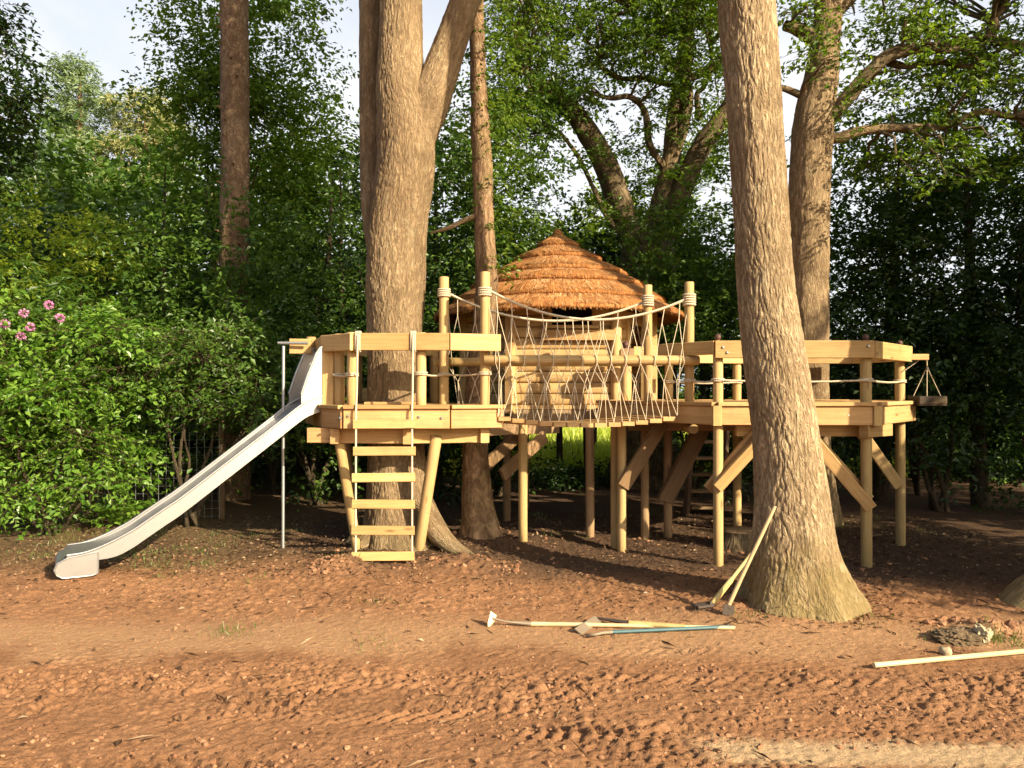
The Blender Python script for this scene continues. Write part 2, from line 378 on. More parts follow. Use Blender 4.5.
M['needle_warm'] = leaf_mat('pine_needles_warm', (.13, .19, .07), (.24, .28, .10), (.36, .32, .13), .2, .03)
M['flower'] = leaf_mat('pink_flowers', (.42, .12, .34), (.58, .24, .50), (.7, .4, .62), .3, .03)
M['wire'] = simple('fence_wire', (.36, .37, .36), .5, .7)
M['dark_void'] = simple('hut_interior_shade', (.03, .022, .015), .9)  # near-black colour for the unlit inside of the hut

# ------------------------------------------------------------------ trunks
def catmull(P, m):
    P = np.asarray(P, float); n = len(P)
    Q = np.vstack([2 * P[0] - P[1], P, 2 * P[-1] - P[-2]])
    d = np.linalg.norm(np.diff(P[:, :3], axis=0), axis=1); s = np.concatenate([[0], np.cumsum(d)])
    t = np.linspace(0, s[-1], m); i = np.clip(np.searchsorted(s, t, side='right') - 1, 0, n - 2); u = ((t - s[i]) / np.maximum(d[i], 1e-9))[:, None]
    a, b, c, e = Q[i], Q[i + 1], Q[i + 2], Q[i + 3]
    return .5 * ((2 * b) + (-a + c) * u + (2 * a - 5 * b + 4 * c - e) * u ** 2 + (-a + 3 * b - 3 * c + e) * u ** 3), t
def trunk(name, path, mat, parent, rows=120, n=64, disp=.012, kf=(14, 2.5), lobes=0, lobe_h=.5, lobe_amp=.35, seed=0, irregular=.05):
    """path: list of (x,y,z,r)."""
    C, t = catmull(path, rows); ctr = C[:, :3]; r = C[:, 3]
    T = np.gradient(ctr, axis=0); T /= np.linalg.norm(T, axis=1)[:, None]
    ref = np.array([0, 1.0, 0]) if abs(T[0, 2]) > .5 else np.array([0, 0, 1.0])
    N = np.zeros_like(T); v = np.cross(ref, T[0]); v /= np.linalg.norm(v)
    for i_ in range(len(T)): v = v - T[i_] * v.dot(T[i_]); v /= np.linalg.norm(v); N[i_] = v
    B = np.cross(T, N)
    th = np.linspace(0, 2 * np.pi, n + 1); c, s = np.cos(th), np.sin(th)
    TH, TT = np.meshgrid(th, t); rr = np.repeat(r[:, None], n + 1, 1)
    rm = float(np.median(r))
    cx, cy = np.cos(TH), np.sin(TH); cx[:, -1] = cx[:, 0]; cy[:, -1] = cy[:, 0]
    rr = rr * (1 + irregular * perlin3(cx * 1.2 + seed, cy * 1.2, TT * 1.1) + irregular * .6 * perlin3(cx * 2.5 + seed, cy * 2.5, TT * 3))
    if lobes:
        fall = np.exp(-np.maximum(TT, 0) / lobe_h)
        lob = np.cos(lobes * TH + seed + .8 * np.sin(TH * 2 + seed)) * .5 + .5
        rr = rr * (1 + fall * lobe_amp * (lob ** 1.5 - .25) + fall * .12 * perlin3(cx * 3 + seed, cy * 3, TT * 2))
    if disp:
        k = kf[0] * (rm + (rr - rm) * .6)
        w = .35 * perlin3(cx * k * .5 + 5, cy * k * .5, TT * kf[1] * .8)
        wv = .5 * perlin3(cx * k * .7 + 31, cy * k * .7, TT * kf[1] * 1.3)
        rn = 1 - np.abs(perlin3(cx * k + w + wv + seed, cy * k + w - wv, TT * kf[1])) * 2.6
        rn2 = 1 - np.abs(perlin3(cx * k * 2.1 + seed, cy * k * 2.1, TT * kf[1] * 2.6)) * 2.2
        fur = np.clip(rn, 0, 1) ** 1.5 * .75 + np.clip(rn2, 0, 1) ** 2 * .35
        rr = rr - disp * fur + disp * .35
    FU = fur if disp else None
    P = ctr[:, None, :] + N[:, None, :] * (rr * cx)[..., None] + B[:, None, :] * (rr * cy)[..., None]
    m = rows; idx = np.arange(m * (n + 1)).reshape(m, n + 1)
    Fq = np.stack([idx[:-1, :-1], idx[:-1, 1:], idx[1:, 1:], idx[1:, :-1]], -1).reshape(-1, 4)
    uv = np.stack([TT, TH * rm], -1).reshape(-1, 2)
    o = mesh_np(name, P.reshape(-1, 3), Fq, mat, parent, uv)
    if FU is not None: o.data.attributes.new('furrow', 'FLOAT', 'POINT').data.foreach_set('value', np.clip(FU, 0, 1).ravel().astype(np.float32))
    return o
def limb(name, pts, mat, parent, rows=40, n=14, disp=.0, seed=0):
    return trunk(name, pts, mat, parent, rows, n, disp, seed=seed, irregular=.1)
def pxpath(lst):
    """(px, py, Y, r_px) -> x,y,z,r"""
    o = []
    for px, py, Y, rp in lst:
        p = at(px, py, Y); o.append((p.x, p.y, p.z, rp * Y / F))
    return o

# ------------------------------------------------------------------ leaves
def nrm(a): return a / np.maximum(np.linalg.norm(a, axis=-1, keepdims=True), 1e-9)
def leaf_mesh(name, P, D, U, L, W, mat, parent, fold=.2):
    D = nrm(D); S = nrm(np.cross(D, U)); U = np.cross(S, D); L = L[:, None]; W = W[:, None]
    mid = P + D * L * .45 + U * W * fold
    V = np.stack([P, mid - S * W * .5, P + D * L - U * L * .1, mid + S * W * .5], 1).reshape(-1, 3)
    b = np.arange(len(P)) * 4
    Fq = np.stack([np.stack([b, b + 1, b + 2], 1), np.stack([b, b + 2, b + 3], 1)], 1).reshape(-1, 3)
    return mesh_np(name, V, Fq, mat, parent, None, False)
def sprays(O, A, K, Ls, leafL, rg, droop=.25, spread=55, jitter=.35, ratio=.55):
    """O (S,3), A (S,3) -> leaf arrays"""
    S = len(O); A = nrm(A); t = (np.arange(K) + .5) / K
    up = np.array([0, 0, 1.0]) + rg.normal(size=(S, 3)) * .3
    side = nrm(np.cross(A, up)); upv = np.cross(side, A)
    Lr = Ls * rg.uniform(.6, 1.2, (S, 1, 1))
    tt = t[None, :, None]
    P = O[:, None] + A[:, None] * Lr * tt + np.array([0, 0, -1.0]) * droop * Lr * tt ** 2 + rg.normal(size=(S, K, 3)) * leafL * .35
    sg = np.where(np.arange(K) % 2 == 0, 1.0, -1.0)[None, :, None]; an = R(spread)
    D = A[:, None] * math.cos(an) + side[:, None] * sg * math.sin(an) + rg.normal(size=(S, K, 3)) * jitter + np.array([0, 0, -.25])
    U = upv[:, None] + rg.normal(size=(S, K, 3)) * jitter * 1.2
    L = leafL * rg.uniform(.6, 1.25, (S, K)); W = L * ratio * rg.uniform(.8, 1.2, (S, K))
    return P.reshape(-1, 3), D.reshape(-1, 3), U.reshape(-1, 3), L.ravel(), W.ravel()
def crown(name, clumps, mat, parent, K=16, Ls=.55, leafL=.08, seed=1, droop=.25, outward=.8, ratio=.55, twigs=0):
    """clumps: (x,y,z, rx,ry,rz, nsprays)"""
    rg = np.random.default_rng(seed); Os = []; As = []
    for (x, y, z, rx, ry, rz, ns) in clumps:
        d = nrm(rg.normal(size=(ns, 3))); rad = rg.random((ns, 1)) ** .45
        Os.append(np.array([x, y, z]) + d * rad * np.array([rx, ry, rz]))
        h = d * np.array([1, 1, .5]) + rg.normal(size=(ns, 3)) * .45; h[:, 2] = h[:, 2] * .6 + .08
        As.append(h)
    O_, A_ = np.vstack(Os), nrm(np.vstack(As)); arr = sprays(O_, A_, K, Ls, leafL, rg, droop, ratio=ratio)
    if twigs:
        T_ = rg.random(len(O_)) < twigs; a = O_[T_]; d = A_[T_]; b = a + d * Ls * .5 - np.array([0, 0, 1]) * droop * Ls * .25; c = a + d * Ls - np.array([0, 0, 1]) * droop * Ls
        a = a - d * Ls * .4; s = nrm(np.cross(d, np.array([0, 0, 1.0]))) * .0045; u = np.array([0, 0, .0045])
        Vt = np.stack([a - s, a + s, b - s * .8, b + s * .8, c - s * .3, c + s * .3, a - u, a + u, b - u, b + u, c - u * .3, c + u * .3], 1).reshape(-1, 3); bb = np.arange(len(a))[:, None] * 12
        Fq = np.concatenate([bb + np.array([[0, 1, 3, 2]]), bb + np.array([[2, 3, 5, 4]]), bb + np.array([[6, 7, 9, 8]]), bb + np.array([[8, 9, 11, 10]])], 0)
        tw = mesh_np('twigs', Vt, Fq, M['stem'], parent, np.zeros((len(Vt), 2)), False)
        if parent is not None: tw['kind'] = 'stuff'
    return leaf_mesh(name, *arr, mat, parent)
def blob(cx, cy, z0, z1, rx, ry, n, cr, ns, seed, shell=.5):
    """clump list filling an upright ellipsoid"""
    rg = np.random.default_rng(seed); o = []
    for i in range(n):
        d = nrm(rg.normal(size=3)); k = rg.random() ** shell
        c = np.array([cx, cy, (z0 + z1) / 2]) + d * k * np.array([rx, ry, (z1 - z0) / 2])
        s = cr * rg.uniform(.65, 1.3); o.append((c[0], c[1], max(c[2], .15), s, s, s * .6, int(ns * rg.uniform(.6, 1.3))))
    return o
def stems(parent, base, tips, r0, mat, name='stem', seed=0, n=7):
    for i, tp in enumerate(tips):
        rg = random.Random(seed * 31 + i); b = Vector(base) + Vector((rg.uniform(-.12, .12), rg.uniform(-.12, .12), -.05)); tp = Vector(tp)
        pts = []
        for k in range(7):
            t = k / 6; p = b.lerp(tp, t) + Vector((rg.uniform(-1, 1), rg.uniform(-1, 1), 0)) * .09 * math.sin(math.pi * t) * (tp - b).length * .5
            pts.append((p.x, p.y, p.z, r0 * (1 - .9 * t)))
        limb(name, pts, mat, parent, 14, n, seed=i)
def bush(name, label, cat, cx, cy, h, rx, ry, mat, n, cr, ns, seed, leafL=.08, K=14, Ls=.5, z0=.0, group=None, nst=4, r0=.03, droop=.25, ratio=.55, stemmat='stem', twigs=0):
    t = thing(name, (cx, cy, 0), label, cat, group)
    cl = blob(cx, cy, z0, h, rx, ry, n, cr, ns, seed)
    crown('crown', cl, M[mat], t, K, Ls, leafL, seed, droop, ratio=ratio, twigs=twigs)
    if nst:
        tips = [Vector(c[:3]) for c in random.Random(seed).sample(cl, min(nst, len(cl)))]
        stems(t, (cx, cy, 0), tips, r0, M[stemmat], seed=seed)
    return t
exec_parts = None
# ------------------------------------------------------------------ ground
def base_h(x, y):
    x = np.asarray(x, float); y = np.asarray(y, float)
    h = .03 * perlin2(x * .5 + 3, y * .5) * sstep(3, 5, y)
    for (gx, gy, sx, sy, a) in ((-1.62, 7.3, .24, .2, .11), (-.55, 7.45, .4, .22, .09), (-1.3, 8.35, .9, .7, .07), (2.25, 6.1, .8, .6, .05), (-.34, 8.6, .6, .5, .06), (3.35, 5.45, .22, .15, .06), (-2.2, 7.6, .3, .2, .04), (-3.85, 6.85, .5, .4, .05)):
        h = h + a * np.exp(-((x - gx) / sx) ** 2 - ((y - gy) / sy) ** 2)
    return h
def H(x, y): return float(base_h(np.array([x]), np.array([y]))[0])
def build_ground():
    def geo(a, b, n): return a * (b / a) ** (np.linspace(0, 1, n))
    xs = np.concatenate([-geo(5.2, 400, 40)[::-1][:-1], np.linspace(-5.2, 5.2, 720), geo(5.2, 400, 40)[1:]])
    ys = np.concatenate([-geo(1, 200, 16)[::-1], np.linspace(-.8, 2.7, 24), np.linspace(2.75, 5.2, 205), np.linspace(5.2, 7.6, 140)[1:], np.linspace(7.6, 11, 110)[1:], geo(11, 900, 60)[1:]])
    X, Y = np.meshgrid(xs, ys); Z = base_h(X, Y)
    wob = .35 * fbm2(X, Y, 3, .7)
    near = 1 - sstep(4.45, 4.95, Y + wob * .6)                         # rough, trampled soil by the camera
    midr = sstep(5.5, 6.1, Y + wob * .5) * (1 - sstep(8.5, 11, Y))
    near = near * (.3 + 1.25 * sstep(-.35, .55, fbm2(X * .8 + 4, Y * 1.6, 2, .9)))
    near = near * (1 - .8 * sstep(.7, 1.1, X) * sstep(3.45, 3.6, Y + .04 * X) * (1 - sstep(3.75, 3.9, Y + .04 * X)))
    calm = 1 - near
    clod = np.abs(fbm2(X * .8, Y, 4, 12, .6)); fine = fbm2(X, Y, 3, 30, .6)
    Z = Z + near * (.020 * (clod - .3) + .012 * fine) + calm * (.006 * (clod - .3) + .004 * fine) + midr * .014 * (clod - .3)
    lump = np.clip(fbm2(X + 9, Y, 3, 3.3), 0.1, 1) - .1
    Z = Z + near * .020 * lump + midr * .02 * lump
    for gx, gy, s, a in ((-1.62, 7.3, .3, .05), (-.5, 7.4, .45, .035), (3.35, 5.45, .3, .03)):
        Z = Z + a * np.clip(fbm2(X * 1.3, Y * 2, 3, 7), -.3, 1) * np.exp(-((X - gx) / s) ** 2 - ((Y - gy) / s) ** 2)
    # tyre lug prints: bands of slanted bars pressed into the soil
    for (y0, slope, x0, x1, wdt, per, dep, sl) in ((4.13, .05, -1.9, .35, .14, .105, .030, 1.2), (4.42, .05, -2.3, .2, .12, .105, .024, -1.2), (3.86, -.06, -.25, .75, .09, .085, .042, .5), (3.5, .03, -2.4, -.3, .13, .1, .032, 1.0), (5.02, .04, -1.2, 1.5, .13, .09, .010, .8), (4.6, -.03, .3, 2.4, .13, .1, .02, .9)):
        yc = y0 + slope * X; v = (Y - yc) / wdt
        w = np.exp(-v ** 4) * sstep(x0, x0 + .4, X) * (1 - sstep(x1 - .4, x1, X)) * np.clip(.55 + fbm2(X, Y, 2, 2.1) * 1.1, 0, 1)
        Z = Z - dep * w * (np.clip(np.sin(2 * np.pi * (X + sl * np.abs(v) * wdt) / per + 1.2 * perlin2(X * 3, Y * 3)) * 1.6, -1, 1) * .5 + .35)
    Z = np.where(Y > 12, Z * 0 - .02, Z); Z = np.where(np.abs(X) > 6, Z * .3, Z)
    m, n = X.shape; idx = np.arange(m * n).reshape(m, n)
    Fq = np.stack([idx[:-1, :-1], idx[:-1, 1:], idx[1:, 1:], idx[1:, :-1]], -1).reshape(-1, 4)
    o = mesh_np('ground', np.stack([X, Y, Z], -1).reshape(-1, 3), Fq, M['soil'])
    tag(o, kind='structure'); return xs, ys, Z
GX, GY, GZ = build_ground()
def GH(x, y):
    """true ground height (bilinear)"""
    i = np.clip(np.searchsorted(GX, x) - 1, 0, len(GX) - 2); j = np.clip(np.searchsorted(GY, y) - 1, 0, len(GY) - 2)
    u = (x - GX[i]) / (GX[i + 1] - GX[i]); v = (y - GY[j]) / (GY[j + 1] - GY[j])
    return GZ[j, i] * (1 - u) * (1 - v) + GZ[j, i + 1] * u * (1 - v) + GZ[j + 1, i] * (1 - u) * v + GZ[j + 1, i + 1] * u * v

def clods():
    rg = np.random.default_rng(21)
    me = bpy.data.meshes.new('tmp'); import bmesh
    bm = bmesh.new(); bmesh.ops.create_icosphere(bm, subdivisions=1, radius=1); bm.verts.ensure_lookup_table()
    V0 = np.array([v.co for v in bm.verts]); F0 = np.array([[v.index for v in f.verts] for f in bm.faces]); bm.free(); bpy.data.meshes.remove(me)
    P = []; S = []
    def sc(n, x0, x1, y0, y1, s0, s1, pw=2.5):
        x = rg.uniform(x0, x1, n); y = rg.uniform(y0, y1, n); k = fbm2(x, y, 3, 1.6) + rg.normal(size=n) * .15 > -.05
        x, y = x[k], y[k]; s = s0 + (s1 - s0) * rg.random(len(x)) ** pw
        P.append(np.stack([x, y], 1)); S.append(s)
    sc(5200, -3.2, 3.2, 3.1, 4.75, .003, .017, 4); sc(900, -4, 4, 4.7, 5.6, .003, .012, 3); sc(2600, -4.6, 4.6, 5.6, 7.4, .003, .016, 3.5); sc(500, -4.5, 4.5, 7.2, 9, .006, .03)
    sc(240, -1.9, -1.35, 7.05, 7.5, .006, .03); sc(170, -.95, .1, 7.15, 7.6, .006, .036, 2); sc(160, 3.0, 3.7, 5.2, 5.7, .01, .035)
    P = np.vstack(P); S = np.concatenate(S); n = len(P)
    a = rg.random(n) * 6.28; ca, sa = np.cos(a), np.sin(a)
    V = V0[None] * rg.uniform(.65, 1.2, (n, len(V0), 1)) * S[:, None, None] * np.array([1.25, 1, .75])
    V = np.stack([V[..., 0] * ca[:, None] - V[..., 1] * sa[:, None], V[..., 0] * sa[:, None] + V[..., 1] * ca[:, None], V[..., 2]], -1)
    V = V + np.stack([P[:, 0], P[:, 1], GH(P[:, 0], P[:, 1]) + S * .18], -1)[:, None]
    Fa = (F0[None] + (np.arange(n) * len(V0))[:, None, None]).reshape(-1, 3)
    o = mesh_np('soil_clods', V.reshape(-1, 3), Fa, M['clod'], None, None, False); tag(o, 'loose crumbs and clods of reddish soil on the bare ground', 'soil', kind='stuff')
clods()
def scatter_quads(name, spec, mat, label, cat, seed, L0, L1, ratio, flat=.3):
    rg = np.random.default_rng(seed); P = []
    for n, x0, x1, y0, y1 in spec:
        x = rg.uniform(x0, x1, n); y = rg.uniform(y0, y1, n); P.append(np.stack([x, y, GH(x, y) + .008], 1))
    P = np.vstack(P); n = len(P); D = np.stack([rg.normal(size=n), rg.normal(size=n), rg.normal(size=n) * flat], 1)
    U = np.array([0, 0, 1.0]) + rg.normal(size=(n, 3)) * flat; L = rg.uniform(L0, L1, n)
    o = leaf_mesh(name, P, D, U, L, L * ratio, mat, None); tag(o, label, cat, kind='stuff')
scatter_quads('leaf_litter', [(5200, -5.5, 5.5, 7.6, 10.5), (1600, -5.5, -1.2, 7.0, 8.6), (900, -4.5, 5, 6.0, 7.6), (160, -3, 3, 3.4, 6)], M['litter'], 'dead leaves and bark scraps littering the soil under the trees', 'litter', 31, .02, .06, .5)
scatter_quads('fallen_twigs', [(260, -4.5, 4.5, 5.6, 9.5), (120, -3, 3, 3.3, 6), (120, 1.5, 3.1, 5.5, 6.6), (90, -2, -.2, 7.2, 8.2)], M['litter'], 'thin fallen twigs and bark strips on the soil', 'twigs', 33, .05, .22, .05, .12)
scatter_quads('bark_scraps', [(420, 1.6, 3.0, 5.5, 6.5), (300, -2.1, -.2, 7.3, 8.6), (140, 3.9, 4.6, 5.6, 6.6)], M['litter'], 'bark scraps and dry leaves round the foot of the trunks', 'litter', 34, .015, .05, .5)
def blades(name, pts, h0, h1, mat, seed, label, cat, per=1, spread=.06, kind='stuff'):
    rg = np.random.default_rng(seed); P = np.repeat(np.asarray(pts), per, 0); n = len(P)
    xy = P[:, :2] + rg.normal(size=(n, 2)) * spread; P = np.stack([xy[:, 0], xy[:, 1], GH(xy[:, 0], xy[:, 1]) - .005], 1)
    D = np.stack([rg.normal(size=n) * .4, rg.normal(size=n) * .4, np.ones(n)], 1); U = rg.normal(size=(n, 3)); U[:, 2] *= .2
    L = rg.uniform(h0, h1, n); o = leaf_mesh(name, P, D, U, L, np.maximum(L * .07, .004), mat, None); return tag(o, label, cat, kind=kind)
rg = np.random.default_rng(5)
tf = [(-1.65, 7.45), (-1.5, 7.5), (-1.75, 7.42), (-1.05, 6.05), (-3.1, 6.9), (-2.3, 6.8), (-3.3, 7.2), (-1.95, 5.4), (-1.9, 5.45), (-2.0, 5.42), (-.95, 5.1), (2.72, 5.75), (1.72, 5.72), (2.5, 5.62), (-.55, 7.85), (-1.75, 7.75), (4.3, 5.75)]
tf += [(rg.uniform(-5.4, -2.6), rg.uniform(7.3, 9.2)) for _ in range(34)] + [(rg.uniform(-2.6, 5), rg.uniform(8.8, 11)) for _ in range(30)]
blades('grass', tf, .02, .075, M['grass'], 9, 'thin grass tufts sprouting at the edge of the bare soil', 'grass', per=26, spread=.09)
mp_ = [(rg.uniform(-2, 8), rg.uniform(15, 34)) for _ in range(5500)]
blades('meadow_grass', mp_, .25, .7, M['meadow'], 19, 'sunlit long grass in the clearing behind the trees', 'grass', per=5, spread=.15)

# ------------------------------------------------------------------ platforms
def poly_deck(poly, z, name, parent, w=.14, gap=.008, th=.032, ang=0):
    """boards clipped to a convex-ish plan polygon, laid along x"""
    mb = MB(); ys = [p[1] for p in poly]; y = min(ys)
    while y < max(ys) - .02:
        y1 = min(y + w, max(ys)); lo = []; 
        def span(yy):
            xs = []
            for i in range(len(poly)):
                a, b = poly[i], poly[(i + 1) % len(poly)]
                if (a[1] - yy) * (b[1] - yy) < 0: xs.append(a[0] + (b[0] - a[0]) * (yy - a[1]) / (b[1] - a[1]))
            return (min(xs), max(xs)) if len(xs) > 1 else None
        s0, s1 = span(y + .003), span(y1 - gap)
        if s0 and s1: mb.board([(s0[0], y), (s0[1], y), (s1[1], y1 - gap), (s1[0], y1 - gap)], z - th, z - random.random() * .002)
        y += w
    return mb.build(name, M['deck'], parent)
def fascia(a, b, z0, z1, th, parent, name='fascia', mat='deck', out=0.0):
    a = Vector((a[0], a[1], 0)); b = Vector((b[0], b[1], 0)); d = (b - a).normalized(); n = Vector((d.y, -d.x, 0))
    o = n * (out + th / 2); zc = (z0 + z1) / 2
    return MB().beam(a + o + Vector((0, 0, zc)), b + o + Vector((0, 0, zc)), th, z1 - z0).build(name, M[mat], parent)
def wrap(mb, c, r, n=3, rr=.011):
    for k in range(n):
        z = c[2] + (k - (n - 1) / 2) * rr * 1.9
        mb.tube([(c[0] + (r + rr * .7) * math.cos(a), c[1] + (r + rr * .7) * math.sin(a), z) for a in [2 * math.pi * i / 18 for i in range(19)]], rr, 6, False)
    return mb
def rope_rail(pts, z, parent, r=.011, wraps=()):
    mb = MB()
    for a, b in zip(pts[:-1], pts[1:]):
        a = Vector((*a, z)); b = Vector((*b, z)); mb.tube([a.lerp(b, t) - Vector((0, 0, .018 * 4 * t * (1 - t))) for t in (0, .25, .5, .75, 1)], r, 6)
    for w in wraps: wrap(mb, (w[0], w[1], z), w[2], 2, .010)
    return mb.build('rope_rail', M['rope'], parent)
def bolt(parent, p, d=(0, -1, 0), r=.009):
    p = Vector(p); d = Vector(d); MB().tube([p, p + d * .008, p + d * .016], [r * 1.6, r * 1.6, r], 8).build('bolt', M['galv'], parent)

ZL = 1.55; PR = .052
LP = thing('tree_platform', (-1.2, 8.2, 0), 'small railed timber platform built round the forked trunk, with slide and rope ladder', 'platform')
lp = [(-1.63, 7.5), (-.604, 7.5), (-.12, 7.70), (-.62, 8.35), (-.85, 9.0), (-1.9, 9.1), (-2.3, 8.75), (-2.12, 8.32), (-1.87, 7.76)]
poly_deck(lp, ZL, 'deck', LP)
FT = .045
for i in range(len(lp)):
    a, b = lp[i], lp[(i + 1) % len(lp)]
    if i != 8 or True:
        fascia(a, b, ZL - .225, ZL - .036, FT, LP)
    fascia(a, b, ZL - .034, ZL + .004, FT + .03, LP, 'edge_trim')
for x, z in ((-1.585, ZL - .10), (-1.66, ZL - .12), (-.68, ZL - .12), (-.9, ZL - .11)): bolt(LP, (x, 7.5 - FT, z))
def sup(a, b, w=.09, h=.15, name='support_beam', mat='pine', parent=LP):
    return MB().beam(a, b, w, h).build(name, M[mat], parent)
zb = ZL - .225 - .08
sup((-2.05, 7.78, zb), (-.98, 7.60, zb), mat='deck'); sup((-.99, 7.66, zb), (-.30, 7.80, zb)); sup((-1.02, 7.52, zb), (-.90, 9.0, zb), mat='deck')
sup((-.27, 7.72, zb), (-.52, 8.30, zb)); sup((-1.75, 7.60, zb - .002), (-1.7, 9.0, zb - .002), mat='deck'); sup((-2.05, 8.75, zb), (-.8, 8.9, zb), mat='deck')
def brace_post(a, b, r, parent=LP, mat='post'): return MB().post(a, b, r).build('brace', M[mat], parent)
brace_post((-.99, 8.02, -.08), (-.75, 7.66, ZL - .30), .058); brace_post((-1.60, 8.05, -.06), (-1.74, 7.72, ZL - .30), .05); brace_post((-1.75, 8.75, -.06), (-1.95, 9.0, ZL - .30), .05)
# posts of the left platform
ZR = 2.172; RH = .168
def post(parent, x, y, z0, z1, r=PR, name='post', mat='post'): return MB().post((x, y, z0), (x, y, z1), r).build(name, M[mat], parent)
p421 = at(421, 405, 7.62); p340 = at(339.5, 405, 7.80); p352 = at(352, 405, 7.62); p444 = at(444, 405, 8.15); p485 = at(485, 405, 7.77); p311 = at(311, 405, 8.36)
post(LP, p421.x, p421.y, ZL, ZR + RH / 2 + .012); post(LP, p340.x, p340.y, ZL, ZR + RH / 2 + .012); post(LP, p352.x, p352.y, ZL, ZR + RH / 2 + .015)
post(LP, p311.x, p311.y, ZL, ZR + RH / 2 + .02); 
zt444 = at(444, 277, 8.15).z; zt485 = at(485, 272, 7.77).z
post(LP, p444.x, p444.y, ZL - .2, zt444, .051, 'tall_post'); post(LP, p485.x, p485.y, ZL - .25, zt485, .050, 'tall_post')
post(LP, -.9, 8.9, ZL, ZR + .05); post(LP, -1.8, 9.0, ZL, ZR + .05)
def rail(parent, a, b, z, h=RH, w=.062, mat='pine'): return MB().beam((a[0], a[1], z), (b[0], b[1], z), w, h).build('rail_beam', M[mat], parent)
yb = 7.53
xa = at(353, 340, yb).x; xb = at(449.5, 340, yb).x
rail(LP, (xa, yb), (xb, yb), ZR); e = at(500, 340, 7.68); rail(LP, (xb + .004, yb + .0), (e.x, 7.68), ZR - .002)
rail(LP, (at(354.5, 340, 7.53).x - .012, 7.50), (at(323, 340, 7.85).x, 7.86), ZR - .001)              # gate side
rail(LP, (at(323, 340, 7.9).x, 7.90), (at(316, 340, 8.3).x, 8.36), ZR + .003, .15, .05)
rail(LP, (at(290, 340, 8.25).x, 8.25), (at(306, 340, 8.27).x + .06, 8.28), ZR - .004, .16, .07)     # stub by the slide
rail(LP, (p311.x - .05, 8.42), (-1.8, 8.94), ZR, .16, .06); rail(LP, (-1.85, 8.94), (-.9, 8.84), ZR, .16, .06)
fascia((-1.72, 8.88), (-1.1, 8.84), ZL + .02, ZL + .17, .03, LP, 'kick_board', 'pine')
MB().beam((at(327.5, 380, 7.8).x, 7.83, ZL), (at(327.5, 380, 7.8).x, 7.83, ZR), .03, .12, (1, 0, 0)).build('gate_board', M['pine'], LP)
MB().beam((-1.52, 7.98, ZL + .012), (-.98, 7.98, ZL + .012), .12, .03).build('trunk_collar', M['deck'], LP)
rope_rail([(p421.x, p421.y - PR), (p444.x, p444.y - PR - .01)], ZR - .31, LP, wraps=[(p421.x, p421.y, PR), (p444.x, p444.y, PR)])
rope_rail([(p444.x, p444.y - PR - .01), (p485.x, p485.y - PR - .01)], ZR - .305, LP, wraps=[(p485.x, p485.y, PR)])
rope_rail([(p340.x - .05, p340.y - PR), (p352.x + .05, p352.y - PR - .01)], ZR - .32, LP, wraps=[(p340.x, p340.y, PR), (p352.x, p352.y, PR)])
wt = wrap(MB(), (p444.x, p444.y, at(444, 293, 8.15).z), PR, 4, .012); wt.build('rope_lashing', M['rope'], LP)
wt = wrap(MB(), (p485.x, p485.y, at(485, 292, 7.77).z), PR, 4, .012); wt.build('rope_lashing', M['rope'], LP)

# ------------------------------------------------------------------ right platform
ZP = 1.58
RP = thing('viewing_platform', (2.9, 8.2, 0), 'large railed timber platform on round stilts at the right, behind the big leaning trunk', 'platform')
rp = [(1.97, 7.4), (3.455, 7.36), (4.38, 8.45), (4.1, 9.35), (1.75, 9.45), (1.02, 8.85)]
poly_deck(rp, ZP, 'deck', RP)
for i in range(len(rp)):
    a, b = rp[i], rp[(i + 1) % len(rp)]
    fascia(a, b, ZP - .215, ZP - .036, FT, RP); fascia(a, b, ZP - .034, ZP + .004, FT + .028, RP, 'edge_trim')
MB().beam((1.955, 7.365, ZP - .22), (1.955, 7.365, ZP - .03), .075, .085, (1, 0, 0)).build('corner_block', M['pine'], RP)
MB().beam((3.47, 7.33, ZP - .22), (3.47, 7.33, ZP - .03), .075, .08, (1, 0, 0)).build('corner_block', M['pine'], RP)
ZT = 2.09; 
rposts = {}
for k, (px, Y, r) in {'a': (718, 7.47, .048), 'b': (866, 7.46, .052), 'c': (900, 8.42, .051)}.items():
    p = at(px, 405, Y); rposts[k] = p; post(RP, p.x, p.y, -.12, ZT + .085, r)
pd = at(737, 405, 9.25); post(RP, pd.x, pd.y, -.1, ZT + .085, .05)
pg = at(689.5, 405, 7.74); zt690 = at(690, 282, 7.74).z; post(RP, pg.x, pg.y, ZP, zt690, .047, 'tall_post')
pf = at(648, 405, 8.2); zt648 = at(648, 285, 8.2).z; post(RP, pf.x, pf.y, ZP, zt648, .046, 'tall_post')
ph = at(669, 405, 8.85); post(RP, ph.x, ph.y, ZP, ZT + .06, .047)
pk = at(626, 405, 8.72); post(RP, pk.x, pk.y, ZP - .02, ZT - .06, .062)
wrap(MB(), (pg.x, pg.y, at(690, 300, 7.74).z), .047, 5, .013).build('rope_lashing', M['rope'], RP)
wrap(MB(), (pf.x, pf.y, at(648, 301, 8.2).z), .046, 5, .013).build('rope_lashing', M['rope'], RP)
rail(RP, (1.95, 7.40), (3.46, 7.38), ZT); rail(RP, (3.462, 7.385), (4.30, 8.33), ZT - .002)
rail(RP, (1.955, 7.405), (1.53, 7.97), ZT + .018, .13, .06)
rail(RP, (at(634, 349, 8.75).x, 8.78), (at(666, 349, 8.8).x, 8.8), ZT + .03, .15, .06)
MB().beam((pk.x, 8.60, ZT - .0), (pk.x + .03, 8.95, ZT - .0), .15, .15).build('rail_beam', M['shaded_wood'], RP)
